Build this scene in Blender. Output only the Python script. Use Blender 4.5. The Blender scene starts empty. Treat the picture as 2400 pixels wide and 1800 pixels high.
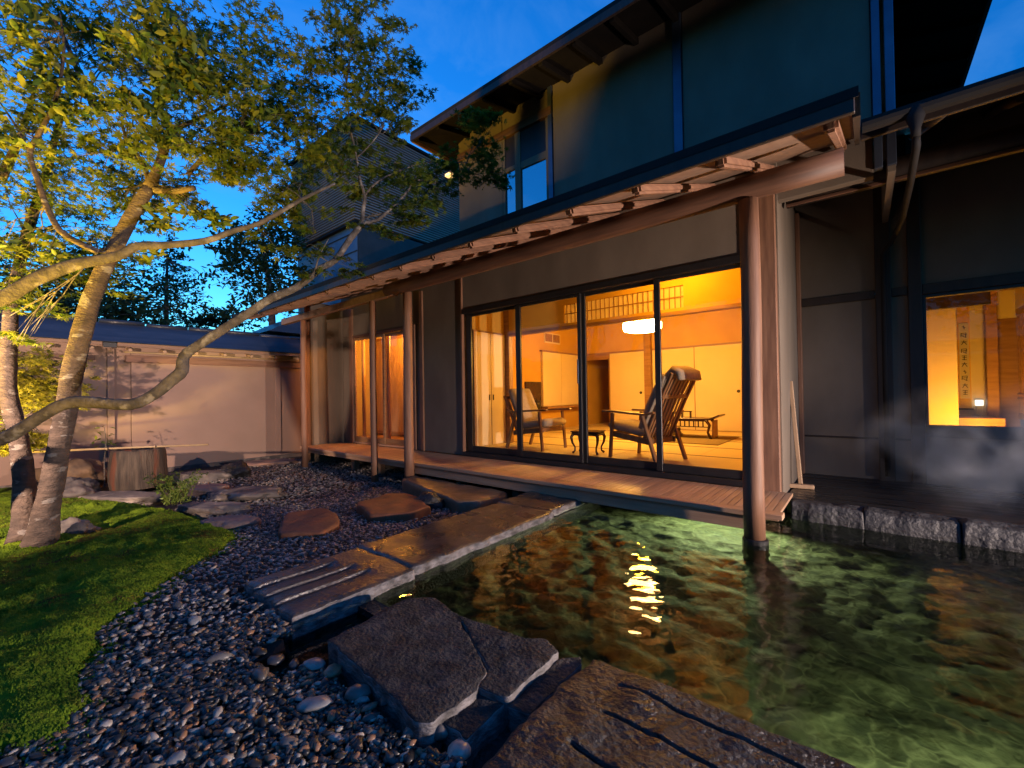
import bpy, bmesh, math, random
import numpy as np
from mathutils import Vector, Matrix, noise as mnoise

random.seed(7); rng = np.random.default_rng(11)
scene = bpy.context.scene
COL = scene.collection
R = math.radians

# ------------------------------------------------------------------ camera
CAM_H = 1.13
YAW, PITCH, ROLL = R(39.45), R(0.6), R(0.9)
FWD = Vector((-math.sin(YAW)*math.cos(PITCH), math.cos(YAW)*math.cos(PITCH), math.sin(PITCH)))
RT0 = Vector((math.cos(YAW), math.sin(YAW), 0)); UP0 = RT0.cross(FWD)
RT = RT0*math.cos(ROLL) - UP0*math.sin(ROLL); UP = UP0*math.cos(ROLL) + RT0*math.sin(ROLL)
cam_d = bpy.data.cameras.new('camera'); cam = bpy.data.objects.new('camera', cam_d); COL.objects.link(cam)
cam.matrix_world = Matrix(((RT.x, UP.x, -FWD.x, 0), (RT.y, UP.y, -FWD.y, 0), (RT.z, UP.z, -FWD.z, CAM_H), (0, 0, 0, 1)))
cam_d.sensor_width = 36; cam_d.lens = 15.0; cam_d.shift_y = 13.5/2400
cam_d.clip_start = 0.02; cam_d.clip_end = 1000
scene.camera = cam

# ------------------------------------------------------------------ sky (dusk), weak sun, exposure
world = bpy.data.worlds.new('World'); scene.world = world; world.use_nodes = True
nt = world.node_tree; nt.nodes.clear()
SUN_EL, SUN_ROT = R(3.0), R(285)
sky = nt.nodes.new('ShaderNodeTexSky'); sky.sky_type = 'NISHITA'; sky.sun_disc = False
sky.sun_elevation = SUN_EL; sky.sun_rotation = SUN_ROT; sky.air_density = 1.2; sky.dust_density = 0.3; sky.ozone_density = 6.0
hs = nt.nodes.new('ShaderNodeHueSaturation'); hs.inputs['Saturation'].default_value = 1.0
mul = nt.nodes.new('ShaderNodeMix'); mul.data_type = 'RGBA'; mul.blend_type = 'MULTIPLY'; mul.inputs[0].default_value = 1
mul.inputs[7].default_value = (0.34, 1.22, 1.42, 1)
bg = nt.nodes.new('ShaderNodeBackground'); bg.inputs['Strength'].default_value = 0.55
wo = nt.nodes.new('ShaderNodeOutputWorld')
nt.links.new(sky.outputs[0], hs.inputs['Color']); nt.links.new(hs.outputs[0], mul.inputs[6])
wtc = nt.nodes.new('ShaderNodeTexCoord'); wmp = nt.nodes.new('ShaderNodeMapping'); wmp.inputs['Scale'].default_value = (1.6, 1.6, 4.0)
wno = nt.nodes.new('ShaderNodeTexNoise'); wno.inputs['Scale'].default_value = 2.2; wno.inputs['Detail'].default_value = 6; wno.inputs['Roughness'].default_value = .6; wno.inputs['Distortion'].default_value = .5
wmr = nt.nodes.new('ShaderNodeMapRange'); wmr.inputs[1].default_value = .48; wmr.inputs[2].default_value = .8; wmr.inputs[3].default_value = 0; wmr.inputs[4].default_value = .30
wmx = nt.nodes.new('ShaderNodeMix'); wmx.data_type = 'RGBA'; wmx.inputs[7].default_value = (.36, .85, 1.75, 1)      # thin high cloud
nt.links.new(wtc.outputs['Generated'], wmp.inputs[0]); nt.links.new(wmp.outputs[0], wno.inputs['Vector']); nt.links.new(wno.outputs[0], wmr.inputs[0])
nt.links.new(wmr.outputs[0], wmx.inputs[0]); nt.links.new(mul.outputs[2], wmx.inputs[6]); nt.links.new(wmx.outputs[2], bg.inputs[0]); nt.links.new(bg.outputs[0], wo.inputs[0])

sd = bpy.data.lights.new('sun', 'SUN'); sd.energy = 0.015; sd.angle = R(20); sd.color = (0.6, 0.75, 1.0)
sun = bpy.data.objects.new('sun', sd); COL.objects.link(sun)
sun.rotation_euler = (R(87), 0, -SUN_ROT + math.pi)

vs = scene.view_settings; vs.view_transform = 'Standard'; vs.look = 'None'; vs.exposure = 0.0; vs.gamma = 1.0
vs.use_curve_mapping = False
cy = scene.cycles
cy.use_denoising = True; cy.max_bounces = 10; cy.diffuse_bounces = 4; cy.glossy_bounces = 4; cy.transmission_bounces = 6
cy.transparent_max_bounces = 24; cy.sample_clamp_indirect = 4.0; cy.caustics_reflective = False; cy.caustics_refractive = False
cy.volume_step_rate = 2.0; cy.volume_max_steps = 128

# ------------------------------------------------------------------ helpers
def at(px, py, depth):
    """the point a given distance in front of the camera seen at a pixel of the 2400x1800 photograph"""
    return Vector((0, 0, CAM_H)) + (FWD + RT*((px-1200)/1000) - UP*((py-913.5)/1000))*depth
def atz(px, py, z):
    d = FWD + RT*((px-1200)/1000) - UP*((py-913.5)/1000)
    return Vector((0, 0, CAM_H)) + d*((z-CAM_H)/d.z)

def tag(o, label=None, cat=None, group=None, kind=None):
    if label: o['label'] = label
    if cat: o['category'] = cat
    if group: o['group'] = group
    if kind: o['kind'] = kind
    return o
def thing(name, label, cat, loc=(0, 0, 0), group=None):
    o = bpy.data.objects.new(name, None); COL.objects.link(o); o.location = loc; o.empty_display_size = 0.2
    return tag(o, label, cat, group)
def wloc(o):
    v = Vector(o.location)
    return v + wloc(o.parent) if o.parent else v
def link(name, me, parent=None, loc=None):
    """loc is the mesh origin in world space (None: mesh is already in world coordinates)"""
    o = bpy.data.objects.new(name, me); COL.objects.link(o)
    l = Vector(loc) if loc is not None else Vector((0, 0, 0))
    if parent:
        o.parent = parent; o.location = l - wloc(parent)
    else:
        o.location = l
    return o

class MB:
    def __init__(s): s.v = []; s.f = []; s.m = []; s.mi = 0
    def add(s, vs_, fs):
        n = len(s.v); s.v += [tuple(x) for x in vs_]
        for f in fs: s.f.append(tuple(i+n for i in f)); s.m.append(s.mi)
        return s
    def box(s, x0, x1, y0, y1, z0, z1):
        v = [(x, y, z) for z in (z0, z1) for y in (y0, y1) for x in (x0, x1)]
        return s.add(v, [(0, 2, 3, 1), (4, 5, 7, 6), (0, 1, 5, 4), (2, 6, 7, 3), (0, 4, 6, 2), (1, 3, 7, 5)])
    def beam(s, a, b, w, h, up=(0, 0, 1)):
        a, b = Vector(a), Vector(b); d = (b-a).normalized(); side = d.cross(Vector(up)).normalized(); u = side.cross(d)
        v = []
        for p in (a, b):
            for sx, sz in ((-1, -1), (1, -1), (1, 1), (-1, 1)): v.append(p + side*(sx*w/2) + u*(sz*h/2))
        return s.add(v, [(0, 1, 2, 3), (7, 6, 5, 4), (0, 4, 5, 1), (1, 5, 6, 2), (2, 6, 7, 3), (3, 7, 4, 0)])
    def tube(s, pts, rads, n=10, cap=True, wob=0.0, seed=0):
        pts = [Vector(p) for p in pts]
        if not hasattr(rads, '__len__'): rads = [rads]*len(pts)
        v = []; fs = []; prev = None
        for i, p in enumerate(pts):
            t = (pts[min(i+1, len(pts)-1)] - pts[max(i-1, 0)]).normalized()
            if prev is None:
                ref = Vector((0, 0, 1)) if abs(t.z) < .9 else Vector((1, 0, 0)); u = t.cross(ref).normalized()
            else:
                u = (prev - t*prev.dot(t)).normalized()
            prev = u; w = t.cross(u)
            for k in range(n):
                a = 2*math.pi*k/n; d = u*math.cos(a) + w*math.sin(a); r = rads[i]
                if wob: r *= 1 + wob*mnoise.noise(p*7 + d*1.3 + Vector((seed, 0, 0)))
                v.append(p + d*r)
        for i in range(len(pts)-1):
            for k in range(n):
                a, b = i*n+k, i*n+(k+1) % n
                fs.append((a, b, b+n, a+n))
        if cap: fs.append(tuple(range(n-1, -1, -1))); fs.append(tuple(range((len(pts)-1)*n, len(pts)*n)))
        return s.add(v, fs)
    def lathe(s, c, prof, n=24):
        c = Vector(c); v = []; fs = []
        for r, z in prof:
            for k in range(n):
                a = 2*math.pi*k/n; v.append(c + Vector((r*math.cos(a), r*math.sin(a), z)))
        for i in range(len(prof)-1):
            for k in range(n):
                a, b = i*n+k, i*n+(k+1) % n; fs.append((a, b, b+n, a+n))
        fs.append(tuple(range(n-1, -1, -1))); fs.append(tuple(range((len(prof)-1)*n, len(prof)*n)))
        return s.add(v, fs)
    def prism(s, poly, z0, z1):
        n = len(poly); v = [(x, y, z0) for x, y in poly] + [(x, y, z1) for x, y in poly]
        return s.add(v, [tuple(range(n-1, -1, -1)), tuple(range(n, 2*n))] + [(i, (i+1) % n, n+(i+1) % n, n+i) for i in range(n)])
    def mesh(s, name, mats, bevel=0, smooth=False, seg=1):
        me = bpy.data.meshes.new(name); me.from_pydata(s.v, [], s.f)
        for m in (mats if isinstance(mats, (list, tuple)) else [mats]): me.materials.append(m)
        me.polygons.foreach_set('material_index', s.m)
        bm = bmesh.new(); bm.from_mesh(me); bmesh.ops.recalc_face_normals(bm, faces=bm.faces)
        if bevel: bmesh.ops.bevel(bm, geom=bm.edges[:], offset=bevel, segments=seg, affect='EDGES', clamp_overlap=True)
        bm.to_mesh(me); bm.free()
        if smooth: me.polygons.foreach_set('use_smooth', [True]*len(me.polygons))
        return me
    def build(s, name, mats, parent=None, bevel=0, smooth=False, loc=None, seg=1):
        return link(name, s.mesh(name, mats, bevel, smooth, seg), parent, loc)
def box(name, mat, parent, x0, x1, y0, y1, z0, z1, bevel=0.004):
    return MB().box(x0, x1, y0, y1, z0, z1).build(name, mat, parent, bevel)

def np_mesh(name, verts, tris, mat, smooth=False):
    me = bpy.data.meshes.new(name); nv, nf = len(verts), len(tris); k = tris.shape[1]
    me.vertices.add(nv); me.vertices.foreach_set('co', np.asarray(verts, np.float32).ravel())
    me.loops.add(nf*k); me.loops.foreach_set('vertex_index', np.asarray(tris, np.int32).ravel())
    me.polygons.add(nf); me.polygons.foreach_set('loop_start', np.arange(nf, dtype=np.int32)*k)
    if smooth: me.polygons.foreach_set('use_smooth', [True]*nf)
    me.update(); me.validate(); me.materials.append(mat)
    return me

def fbm(x, y, freq, octaves=4, seed=0, gain=.5):
    r = np.random.default_rng(seed); out = np.zeros_like(x, dtype=float); amp = 1.0
    for _ in range(octaves):
        tab = r.random((128, 128)); fx, fy = x*freq + 37.1, y*freq + 11.7
        ix, iy = np.floor(fx).astype(int), np.floor(fy).astype(int); tx, ty = fx-ix, fy-iy
        tx = tx*tx*(3-2*tx); ty = ty*ty*(3-2*ty)
        a = tab[ix % 128, iy % 128]; b = tab[(ix+1) % 128, iy % 128]; c = tab[ix % 128, (iy+1) % 128]; d = tab[(ix+1) % 128, (iy+1) % 128]
        out += amp*((a*(1-tx)+b*tx)*(1-ty) + (c*(1-tx)+d*tx)*ty - .5); amp *= gain; freq *= 2.03
    return out
def in_poly(px, py, poly):
    inside = np.zeros(px.shape, bool); n = len(poly); j = n-1
    for i in range(n):
        xi, yi = poly[i]; xj, yj = poly[j]
        c = ((yi > py) != (yj > py)) & (px < (xj-xi)*(py-yi)/((yj-yi) + 1e-12) + xi)
        inside ^= c; j = i
    return inside

# ------------------------------------------------------------------ materials
def nn(nt, typ, **kw):
    n = nt.nodes.new(typ)
    for k, v in kw.items(): setattr(n, k, v)
    return n
def proc(name, c1, c2=None, scale=6, stretch=(1, 1, 1), rough=.7, rough2=None, bump=.3, bscale=None, detail=6, dist=.02, spec=.5,
         c3=None, c3scale=2.0, c3lo=.55, c3hi=.65, rnd=0.0, island=False, metal=0, coat=0, ramp=(.35, .65)):
    m = bpy.data.materials.new(name); m.use_nodes = True; t = m.node_tree; L = t.links
    b = t.nodes['Principled BSDF']; c2 = c2 or tuple(x*.6 for x in c1)
    tc = nn(t, 'ShaderNodeTexCoord'); mp = nn(t, 'ShaderNodeMapping'); mp.inputs['Scale'].default_value = stretch
    L.new(tc.outputs['Object'], mp.inputs[0])
    oi = nn(t, 'ShaderNodeObjectInfo'); geo = nn(t, 'ShaderNodeNewGeometry')
    add = nn(t, 'ShaderNodeVectorMath', operation='ADD'); L.new(mp.outputs[0], add.inputs[0])
    mulr = nn(t, 'ShaderNodeMath', operation='MULTIPLY'); mulr.inputs[1].default_value = 37.0
    rs = geo.outputs['Random Per Island'] if island else oi.outputs['Random']
    L.new(rs, mulr.inputs[0]); L.new(mulr.outputs[0], add.inputs[1])
    n1 = nn(t, 'ShaderNodeTexNoise'); n1.inputs['Scale'].default_value = scale; n1.inputs['Detail'].default_value = detail
    L.new(add.outputs[0], n1.inputs['Vector'])
    r1 = nn(t, 'ShaderNodeValToRGB'); r1.color_ramp.elements[0].position = ramp[0]; r1.color_ramp.elements[1].position = ramp[1]
    r1.color_ramp.elements[0].color = (*c1, 1); r1.color_ramp.elements[1].color = (*c2, 1)
    L.new(n1.outputs[0], r1.inputs[0]); col = r1.outputs[0]
    if c3:
        n3 = nn(t, 'ShaderNodeTexNoise'); n3.inputs['Scale'].default_value = c3scale; n3.inputs['Detail'].default_value = 7
        L.new(add.outputs[0], n3.inputs['Vector'])
        r3 = nn(t, 'ShaderNodeValToRGB'); r3.color_ramp.elements[0].position = c3lo; r3.color_ramp.elements[1].position = c3hi
        L.new(n3.outputs[0], r3.inputs[0]); mx = nn(t, 'ShaderNodeMix', data_type='RGBA')
        L.new(r3.outputs[0], mx.inputs[0]); L.new(col, mx.inputs[6]); mx.inputs[7].default_value = (*c3, 1); col = mx.outputs[2]
    if rnd:
        h = nn(t, 'ShaderNodeHueSaturation'); mr = nn(t, 'ShaderNodeMapRange'); mr.inputs[3].default_value = 1-rnd; mr.inputs[4].default_value = 1+rnd
        L.new(rs, mr.inputs[0]); L.new(mr.outputs[0], h.inputs['Value']); L.new(col, h.inputs['Color']); col = h.outputs[0]
    L.new(col, b.inputs['Base Color'])
    b.inputs['Roughness'].default_value = rough; b.inputs['Specular IOR Level'].default_value = spec; b.inputs['Metallic'].default_value = metal
    if coat: b.inputs['Coat Weight'].default_value = coat; b.inputs['Coat Roughness'].default_value = .12
    if rough2 is not None:
        mr2 = nn(t, 'ShaderNodeMapRange'); mr2.inputs[1].default_value = .35; mr2.inputs[2].default_value = .65
        mr2.inputs[3].default_value = rough; mr2.inputs[4].default_value = rough2
        n4 = nn(t, 'ShaderNodeTexNoise'); n4.inputs['Scale'].default_value = scale*.6; L.new(add.outputs[0], n4.inputs['Vector'])
        L.new(n4.outputs[0], mr2.inputs[0]); L.new(mr2.outputs[0], b.inputs['Roughness'])
    if bump:
        n2 = nn(t, 'ShaderNodeTexNoise'); n2.inputs['Scale'].default_value = bscale or scale*4; n2.inputs['Detail'].default_value = 8
        L.new(add.outputs[0], n2.inputs['Vector']); bp = nn(t, 'ShaderNodeBump'); bp.inputs['Strength'].default_value = bump; bp.inputs['Distance'].default_value = dist
        L.new(n2.outputs[0], bp.inputs['Height']); L.new(bp.outputs[0], b.inputs['Normal'])
    return m
def with_side(name): return [M[name], M['stone_side']]
def emis(name, color, strength):
    m = bpy.data.materials.new(name); m.use_nodes = True; t = m.node_tree; b = t.nodes['Principled BSDF']
    b.inputs['Base Color'].default_value = (.8, .75, .65, 1); b.inputs['Emission Color'].default_value = (*color, 1); b.inputs['Emission Strength'].default_value = strength
    return m
def glass(name, tint=(1, 1, 1), refl=0.0, wob=0.0):
    m = bpy.data.materials.new(name); m.use_nodes = True; t = m.node_tree; t.nodes.clear(); L = t.links
    o = nn(t, 'ShaderNodeOutputMaterial'); mix = nn(t, 'ShaderNodeMixShader'); tr = nn(t, 'ShaderNodeBsdfTransparent'); gl = nn(t, 'ShaderNodeBsdfGlossy')
    tr.inputs[0].default_value = (*tint, 1); gl.inputs['Roughness'].default_value = 0.01; gl.inputs[0].default_value = (1, 1, 1, 1)
    lw = nn(t, 'ShaderNodeLayerWeight'); lw.inputs[0].default_value = .5
    fr = nn(t, 'ShaderNodeMath', operation='POWER'); fr.inputs[1].default_value = 5; L.new(lw.outputs['Facing'], fr.inputs[0])
    ma = nn(t, 'ShaderNodeMath', operation='MULTIPLY_ADD'); ma.inputs[1].default_value = .9-refl; ma.inputs[2].default_value = .012+refl; ma.use_clamp = True
    L.new(fr.outputs[0], ma.inputs[0]); L.new(ma.outputs[0], mix.inputs[0]); L.new(tr.outputs[0], mix.inputs[1]); L.new(gl.outputs[0], mix.inputs[2]); L.new(mix.outputs[0], o.inputs[0])
    return m

WOODST = (1, 1, 1)
M = {}
M['plaster'] = proc('plaster', (.205, .165, .128), (.165, .132, .102), scale=2.5, stretch=(1, 1, .5), rough=.97, bump=.35, bscale=120, dist=.006, spec=.05, c3=(.14, .112, .088), c3scale=1.1, c3lo=.5, c3hi=.75)
M['plaster_warm'] = proc('plaster_garden_wall', (.36, .245, .19), (.31, .21, .16), scale=1.4, rough=.95, bump=.3, bscale=160, dist=.004, spec=.1)
M['wood'] = proc('cedar_wood', (.27, .135, .075), (.17, .08, .045), scale=5, stretch=(6, 6, .5), rough=.6, bump=.25, bscale=25, dist=.004, rnd=.15)
M['wood_x'] = proc('cedar_wood_along', (.15, .07, .04), (.085, .038, .022), scale=5, stretch=(.5, 6, 6), rough=.62, bump=.25, bscale=25, dist=.004, rnd=.15)
M['wood_y'] = proc('rafter_wood', (.23, .12, .072), (.15, .074, .045), scale=5, stretch=(6, .5, 6), rough=.65, bump=.25, bscale=25, dist=.004, rnd=.2)
M['deck'] = proc('veranda_wood', (.50, .31, .19), (.38, .225, .135), scale=6, stretch=(8, .6, 8), rough=.42, bump=.2, bscale=30, dist=.003, rnd=.16)
M['deck_x'] = proc('veranda_wood_along', (.48, .30, .185), (.37, .22, .13), scale=6, stretch=(.5, 8, 8), rough=.5, bump=.2, bscale=30, dist=.003, rnd=.1)
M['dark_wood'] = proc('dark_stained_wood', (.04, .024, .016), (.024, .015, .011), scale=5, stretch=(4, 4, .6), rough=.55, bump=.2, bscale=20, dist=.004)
M['shaded_wood'] = proc('eave_shade_wood', (.012, .009, .007), (.008, .006, .005), scale=5, rough=.8, bump=.2, dist=.004, spec=.15)  # near-black: the shade under the upper eave is put into the colour
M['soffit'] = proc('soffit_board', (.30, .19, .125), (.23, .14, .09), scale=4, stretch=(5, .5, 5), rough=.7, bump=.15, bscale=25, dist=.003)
M['black_metal'] = proc('black_window_frame', (.012, .011, .012), (.018, .016, .016), scale=8, rough=.4, bump=0)
M['roof_metal'] = proc('dark_roof_sheet', (.022, .02, .02), (.015, .014, .014), scale=4, rough=.75, spec=.2, bump=.1, dist=.003)
M['blue_steel'] = proc('grey_steel_strip', (.10, .13, .19), (.08, .1, .15), scale=5, rough=.35, bump=.05, metal=.6)
M['fusuma'] = proc('fusuma_paper', (.72, .60, .38), (.66, .54, .33), scale=1.2, rough=.85, bump=.08, bscale=80, dist=.002)
M['room_wall'] = proc('ochre_room_wall', (.60, .36, .055), (.53, .31, .045), scale=2, rough=.9, bump=.15, bscale=150, dist=.003)
M['cream'] = proc('cream_wall', (.66, .56, .38), (.60, .50, .33), scale=2, rough=.9, bump=.1, bscale=120, dist=.003)
M['tatami'] = proc('tatami_straw', (.56, .44, .20), (.48, .37, .16), scale=40, stretch=(.2, 6, 1), rough=.8, bump=.2, bscale=120, dist=.002, rnd=.06)
M['tatami_edge'] = proc('tatami_border', (.10, .06, .03), (.07, .04, .02), scale=30, rough=.8, bump=0)
M['hall_wood'] = proc('interior_wood', (.33, .18, .08), (.24, .12, .05), scale=5, stretch=(.6, 5, 5), rough=.5, bump=.1, dist=.003)
M['paper'] = proc('shoji_paper', (.80, .74, .6), (.76, .7, .56), scale=4, rough=.9, bump=0)
_t = M['paper'].node_tree; _b = _t.nodes['Principled BSDF']; _o = _t.nodes['Material Output']; _m = nn(_t, 'ShaderNodeMixShader'); _tl = nn(_t, 'ShaderNodeBsdfTranslucent')
_tl.inputs[0].default_value = (.8, .72, .55, 1); _m.inputs[0].default_value = .5; _t.links.new(_b.outputs[0], _m.inputs[1]); _t.links.new(_tl.outputs[0], _m.inputs[2]); _t.links.new(_m.outputs[0], _o.inputs[0])
M['chair_wood'] = proc('chair_wood', (.23, .12, .055), (.15, .075, .034), scale=6, stretch=(3, 3, .6), rough=.4, bump=.1, dist=.002)
M['slat_wood'] = proc('pale_chair_slat', (.34, .19, .09), (.25, .135, .06), scale=6, stretch=(3, 3, .6), rough=.4, bump=.1, dist=.002)
M['cushion'] = proc('cushion_fabric', (.36, .29, .21), (.30, .24, .17), scale=30, rough=.95, bump=.3, bscale=200, dist=.003)
M['lacquer'] = proc('dark_lacquer', (.05, .022, .012), (.035, .015, .01), scale=5, rough=.25, bump=0)
M['rug'] = proc('woven_rug', (.22, .16, .07), (.16, .11, .05), scale=60, rough=.95, bump=.3, dist=.003)
M['black'] = proc('black_ceramic', (.015, .013, .012), (.02, .018, .016), scale=5, rough=.4, bump=0)
M['slab'] = proc('wet_slab_stone', (.06, .044, .036), (.026, .022, .021), scale=9, rough=.2, rough2=.5, bump=.6, bscale=45, dist=.012, spec=.55, c3=(.10, .07, .05), c3scale=3, c3lo=.55, c3hi=.8)
M['stone_side'] = proc('pale_cut_stone_edge', (.20, .18, .172), (.045, .04, .038), scale=15, stretch=(1, 1, 2), rough=.5, rough2=.7, bump=.8, bscale=40, dist=.012, spec=.5)
M['rough_stone'] = proc('wet_rough_stone', (.03, .027, .025), (.012, .0115, .0115), scale=11, rough=.3, rough2=.6, bump=1.0, bscale=48, dist=.022, spec=.45, c3=(.06, .052, .045), c3scale=4, c3lo=.52, c3hi=.72)
M['dark_stone'] = proc('dark_flat_stone', (.05, .045, .042), (.02, .0185, .018), scale=16, rough=.7, rough2=.9, bump=.9, bscale=60, dist=.018, spec=.2, c3=(.085, .075, .066), c3scale=7, c3lo=.52, c3hi=.75)
M['red_stone'] = proc('red_brown_stepping_stone', (.21, .075, .033), (.13, .055, .03), scale=5, rough=.7, bump=.5, bscale=40, dist=.008, spec=.3)
M['shoe_stone'] = proc('brown_step_stone', (.19, .115, .065), (.12, .075, .045), scale=6, rough=.35, rough2=.6, bump=.6, bscale=35, dist=.01)
M['grey_rock'] = proc('grey_garden_rock', (.15, .125, .11), (.07, .062, .06), scale=4, rough=.75, bump=.8, bscale=16, dist=.02, c3=(.24, .2, .165), c3scale=5, rnd=.2)
M['brown_rock'] = proc('brown_garden_rock', (.19, .115, .06), (.09, .06, .04), scale=4, rough=.8, bump=.7, bscale=16, dist=.02)
M['pink_rock'] = proc('pink_streaked_rock', (.33, .19, .13), (.12, .09, .085), scale=4, rough=.7, bump=.7, bscale=16, dist=.02)
M['kerb'] = proc('rough_granite_kerb', (.05, .048, .048), (.026, .025, .027), scale=20, rough=.6, bump=.8, bscale=30, dist=.02)
M['terrace'] = proc('wet_black_slate', (.016, .015, .015), (.028, .025, .024), scale=3, stretch=(.5, 6, 1), rough=.22, rough2=.5, bump=.35, bscale=16, dist=.008)
M['soil'] = proc('dark_soil', (.035, .028, .022), (.02, .017, .015), scale=6, rough=.9, bump=.6, dist=.02)
M['pool_floor'] = proc('mossy_floor_light_net', (.185, .20, .105), (.075, .09, .05), scale=9, rough=.8, bump=.5, bscale=14, dist=.03)
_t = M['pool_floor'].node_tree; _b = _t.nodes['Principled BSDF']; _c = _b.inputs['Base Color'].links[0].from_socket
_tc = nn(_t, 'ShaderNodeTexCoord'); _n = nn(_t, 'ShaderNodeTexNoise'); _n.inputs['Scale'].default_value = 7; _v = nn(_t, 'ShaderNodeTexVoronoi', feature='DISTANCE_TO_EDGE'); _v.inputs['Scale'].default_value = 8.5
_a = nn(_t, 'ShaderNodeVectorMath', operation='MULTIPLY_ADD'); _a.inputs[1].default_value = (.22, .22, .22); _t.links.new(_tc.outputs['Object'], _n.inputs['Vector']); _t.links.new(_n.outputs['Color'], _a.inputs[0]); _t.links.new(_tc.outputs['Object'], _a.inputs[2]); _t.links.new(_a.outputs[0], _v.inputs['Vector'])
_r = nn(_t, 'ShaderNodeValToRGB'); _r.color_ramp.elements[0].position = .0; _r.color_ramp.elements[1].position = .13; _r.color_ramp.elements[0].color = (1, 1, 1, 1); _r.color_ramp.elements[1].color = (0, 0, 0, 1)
_x = nn(_t, 'ShaderNodeMix', data_type='RGBA'); _t.links.new(_v.outputs['Distance'], _r.inputs[0]); _t.links.new(_r.outputs[0], _x.inputs[0]); _t.links.new(_c, _x.inputs[6]); _x.inputs[7].default_value = (.27, .285, .16, 1); _t.links.new(_x.outputs[2], _b.inputs['Base Color'])  # pale cell edges paint the rippling light net onto the floor
M['moss'] = proc('moss', (.05, .10, .007), (.16, .235, .014), scale=3.4, rough=1, bump=.8, bscale=60, dist=.02, spec=.1, c3=(.085, .06, .014), c3scale=2.4, c3lo=.55, c3hi=.68)
M['moss_sprig'] = proc('moss_sprig', (.045, .095, .006), (.17, .25, .015), scale=3.4, rough=1, bump=0, spec=.1, c3=(.09, .065, .014), c3scale=2.4, c3lo=.55, c3hi=.68)
M['bark'] = proc('smooth_bark', (.125, .088, .066), (.06, .043, .034), scale=9, stretch=(1, 1, 2.5), rough=.9, bump=1, bscale=36, dist=.016, c3=(.23, .2, .17), c3scale=6, c3lo=.60, c3hi=.64)
M['bark_grey'] = proc('grey_bark', (.13, .108, .094), (.055, .046, .04), scale=16, rough=.9, bump=1, bscale=48, dist=.012, c3=(.22, .195, .17), c3scale=9, c3lo=.58, c3hi=.66)
M['stump'] = proc('weathered_basin_stone', (.09, .066, .046), (.03, .022, .017), scale=4, stretch=(5, 5, .5), rough=.8, bump=.8, bscale=14, dist=.02, c3=(.12, .04, .02), c3scale=1.6)
M['shingle'] = proc('slate_shingle', (.05, .055, .065), (.035, .04, .05), scale=12, stretch=(1, .3, 1), rough=.38, bump=.3, bscale=60, dist=.004, rnd=.2)
M['bamboo'] = proc('bamboo', (.42, .30, .16), (.32, .22, .11), scale=6, rough=.5, bump=.1, dist=.003)
M['light_wood'] = proc('pale_bare_wood', (.50, .33, .19), (.40, .25, .14), scale=6, stretch=(4, 4, .5), rough=.6, bump=.15, dist=.003)
M['siding'] = proc('grey_siding', (.30, .25, .22), (.24, .2, .18), scale=3, stretch=(.3, .3, 4), rough=.6, bump=.1, dist=.003)
M['siding_dark'] = proc('dark_siding_gap', (.06, .055, .055), (.04, .04, .04), scale=3, rough=.7, bump=0)
M['blue_wall'] = proc('blue_grey_sheet', (.16, .24, .36), (.13, .2, .31), scale=3, rough=.5, bump=.05)
M['ink'] = proc('ink', (.015, .012, .01), (.02, .016, .012), scale=5, rough=.9, bump=0)

def leafmat(name, c1, c2, trans=.45):
    m = bpy.data.materials.new(name); m.use_nodes = True; t = m.node_tree; t.nodes.clear(); L = t.links
    o = nn(t, 'ShaderNodeOutputMaterial'); g = nn(t, 'ShaderNodeNewGeometry'); r = nn(t, 'ShaderNodeValToRGB')
    r.color_ramp.elements[0].color = (*c1, 1); r.color_ramp.elements[1].color = (*c2, 1)
    e = r.color_ramp.elements.new(.55); e.color = tuple((a+b)/2*.9 for a, b in zip(c1, c2)) + (1,)
    L.new(g.outputs['Random Per Island'], r.inputs[0])
    p = nn(t, 'ShaderNodeBsdfPrincipled'); p.inputs['Roughness'].default_value = .5; p.inputs['Specular IOR Level'].default_value = .3
    tl = nn(t, 'ShaderNodeBsdfTranslucent'); mx = nn(t, 'ShaderNodeMixShader'); mx.inputs[0].default_value = trans
    hs = nn(t, 'ShaderNodeHueSaturation'); hs.inputs['Value'].default_value = 1.3
    L.new(r.outputs[0], p.inputs['Base Color']); L.new(r.outputs[0], hs.inputs['Color']); L.new(hs.outputs[0], tl.inputs[0])
    L.new(p.outputs[0], mx.inputs[1]); L.new(tl.outputs[0], mx.inputs[2]); L.new(mx.outputs[0], o.inputs[0])
    return m
M['maple'] = leafmat('maple_leaf', (.045, .10, .012), (.18, .19, .02))
M['broad'] = leafmat('broad_leaf', (.06, .12, .018), (.20, .21, .03), .35)
M['maple_yellow'] = leafmat('lit_maple_leaf', (.20, .20, .02), (.34, .28, .03))  # yellow of the lamp light is put into the leaf colour
M['dark_leaf'] = leafmat('dark_leaf', (.02, .045, .015), (.05, .09, .025), .3)
M['fern'] = leafmat('fern_leaf', (.08, .14, .02), (.17, .22, .04), .35)

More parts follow.
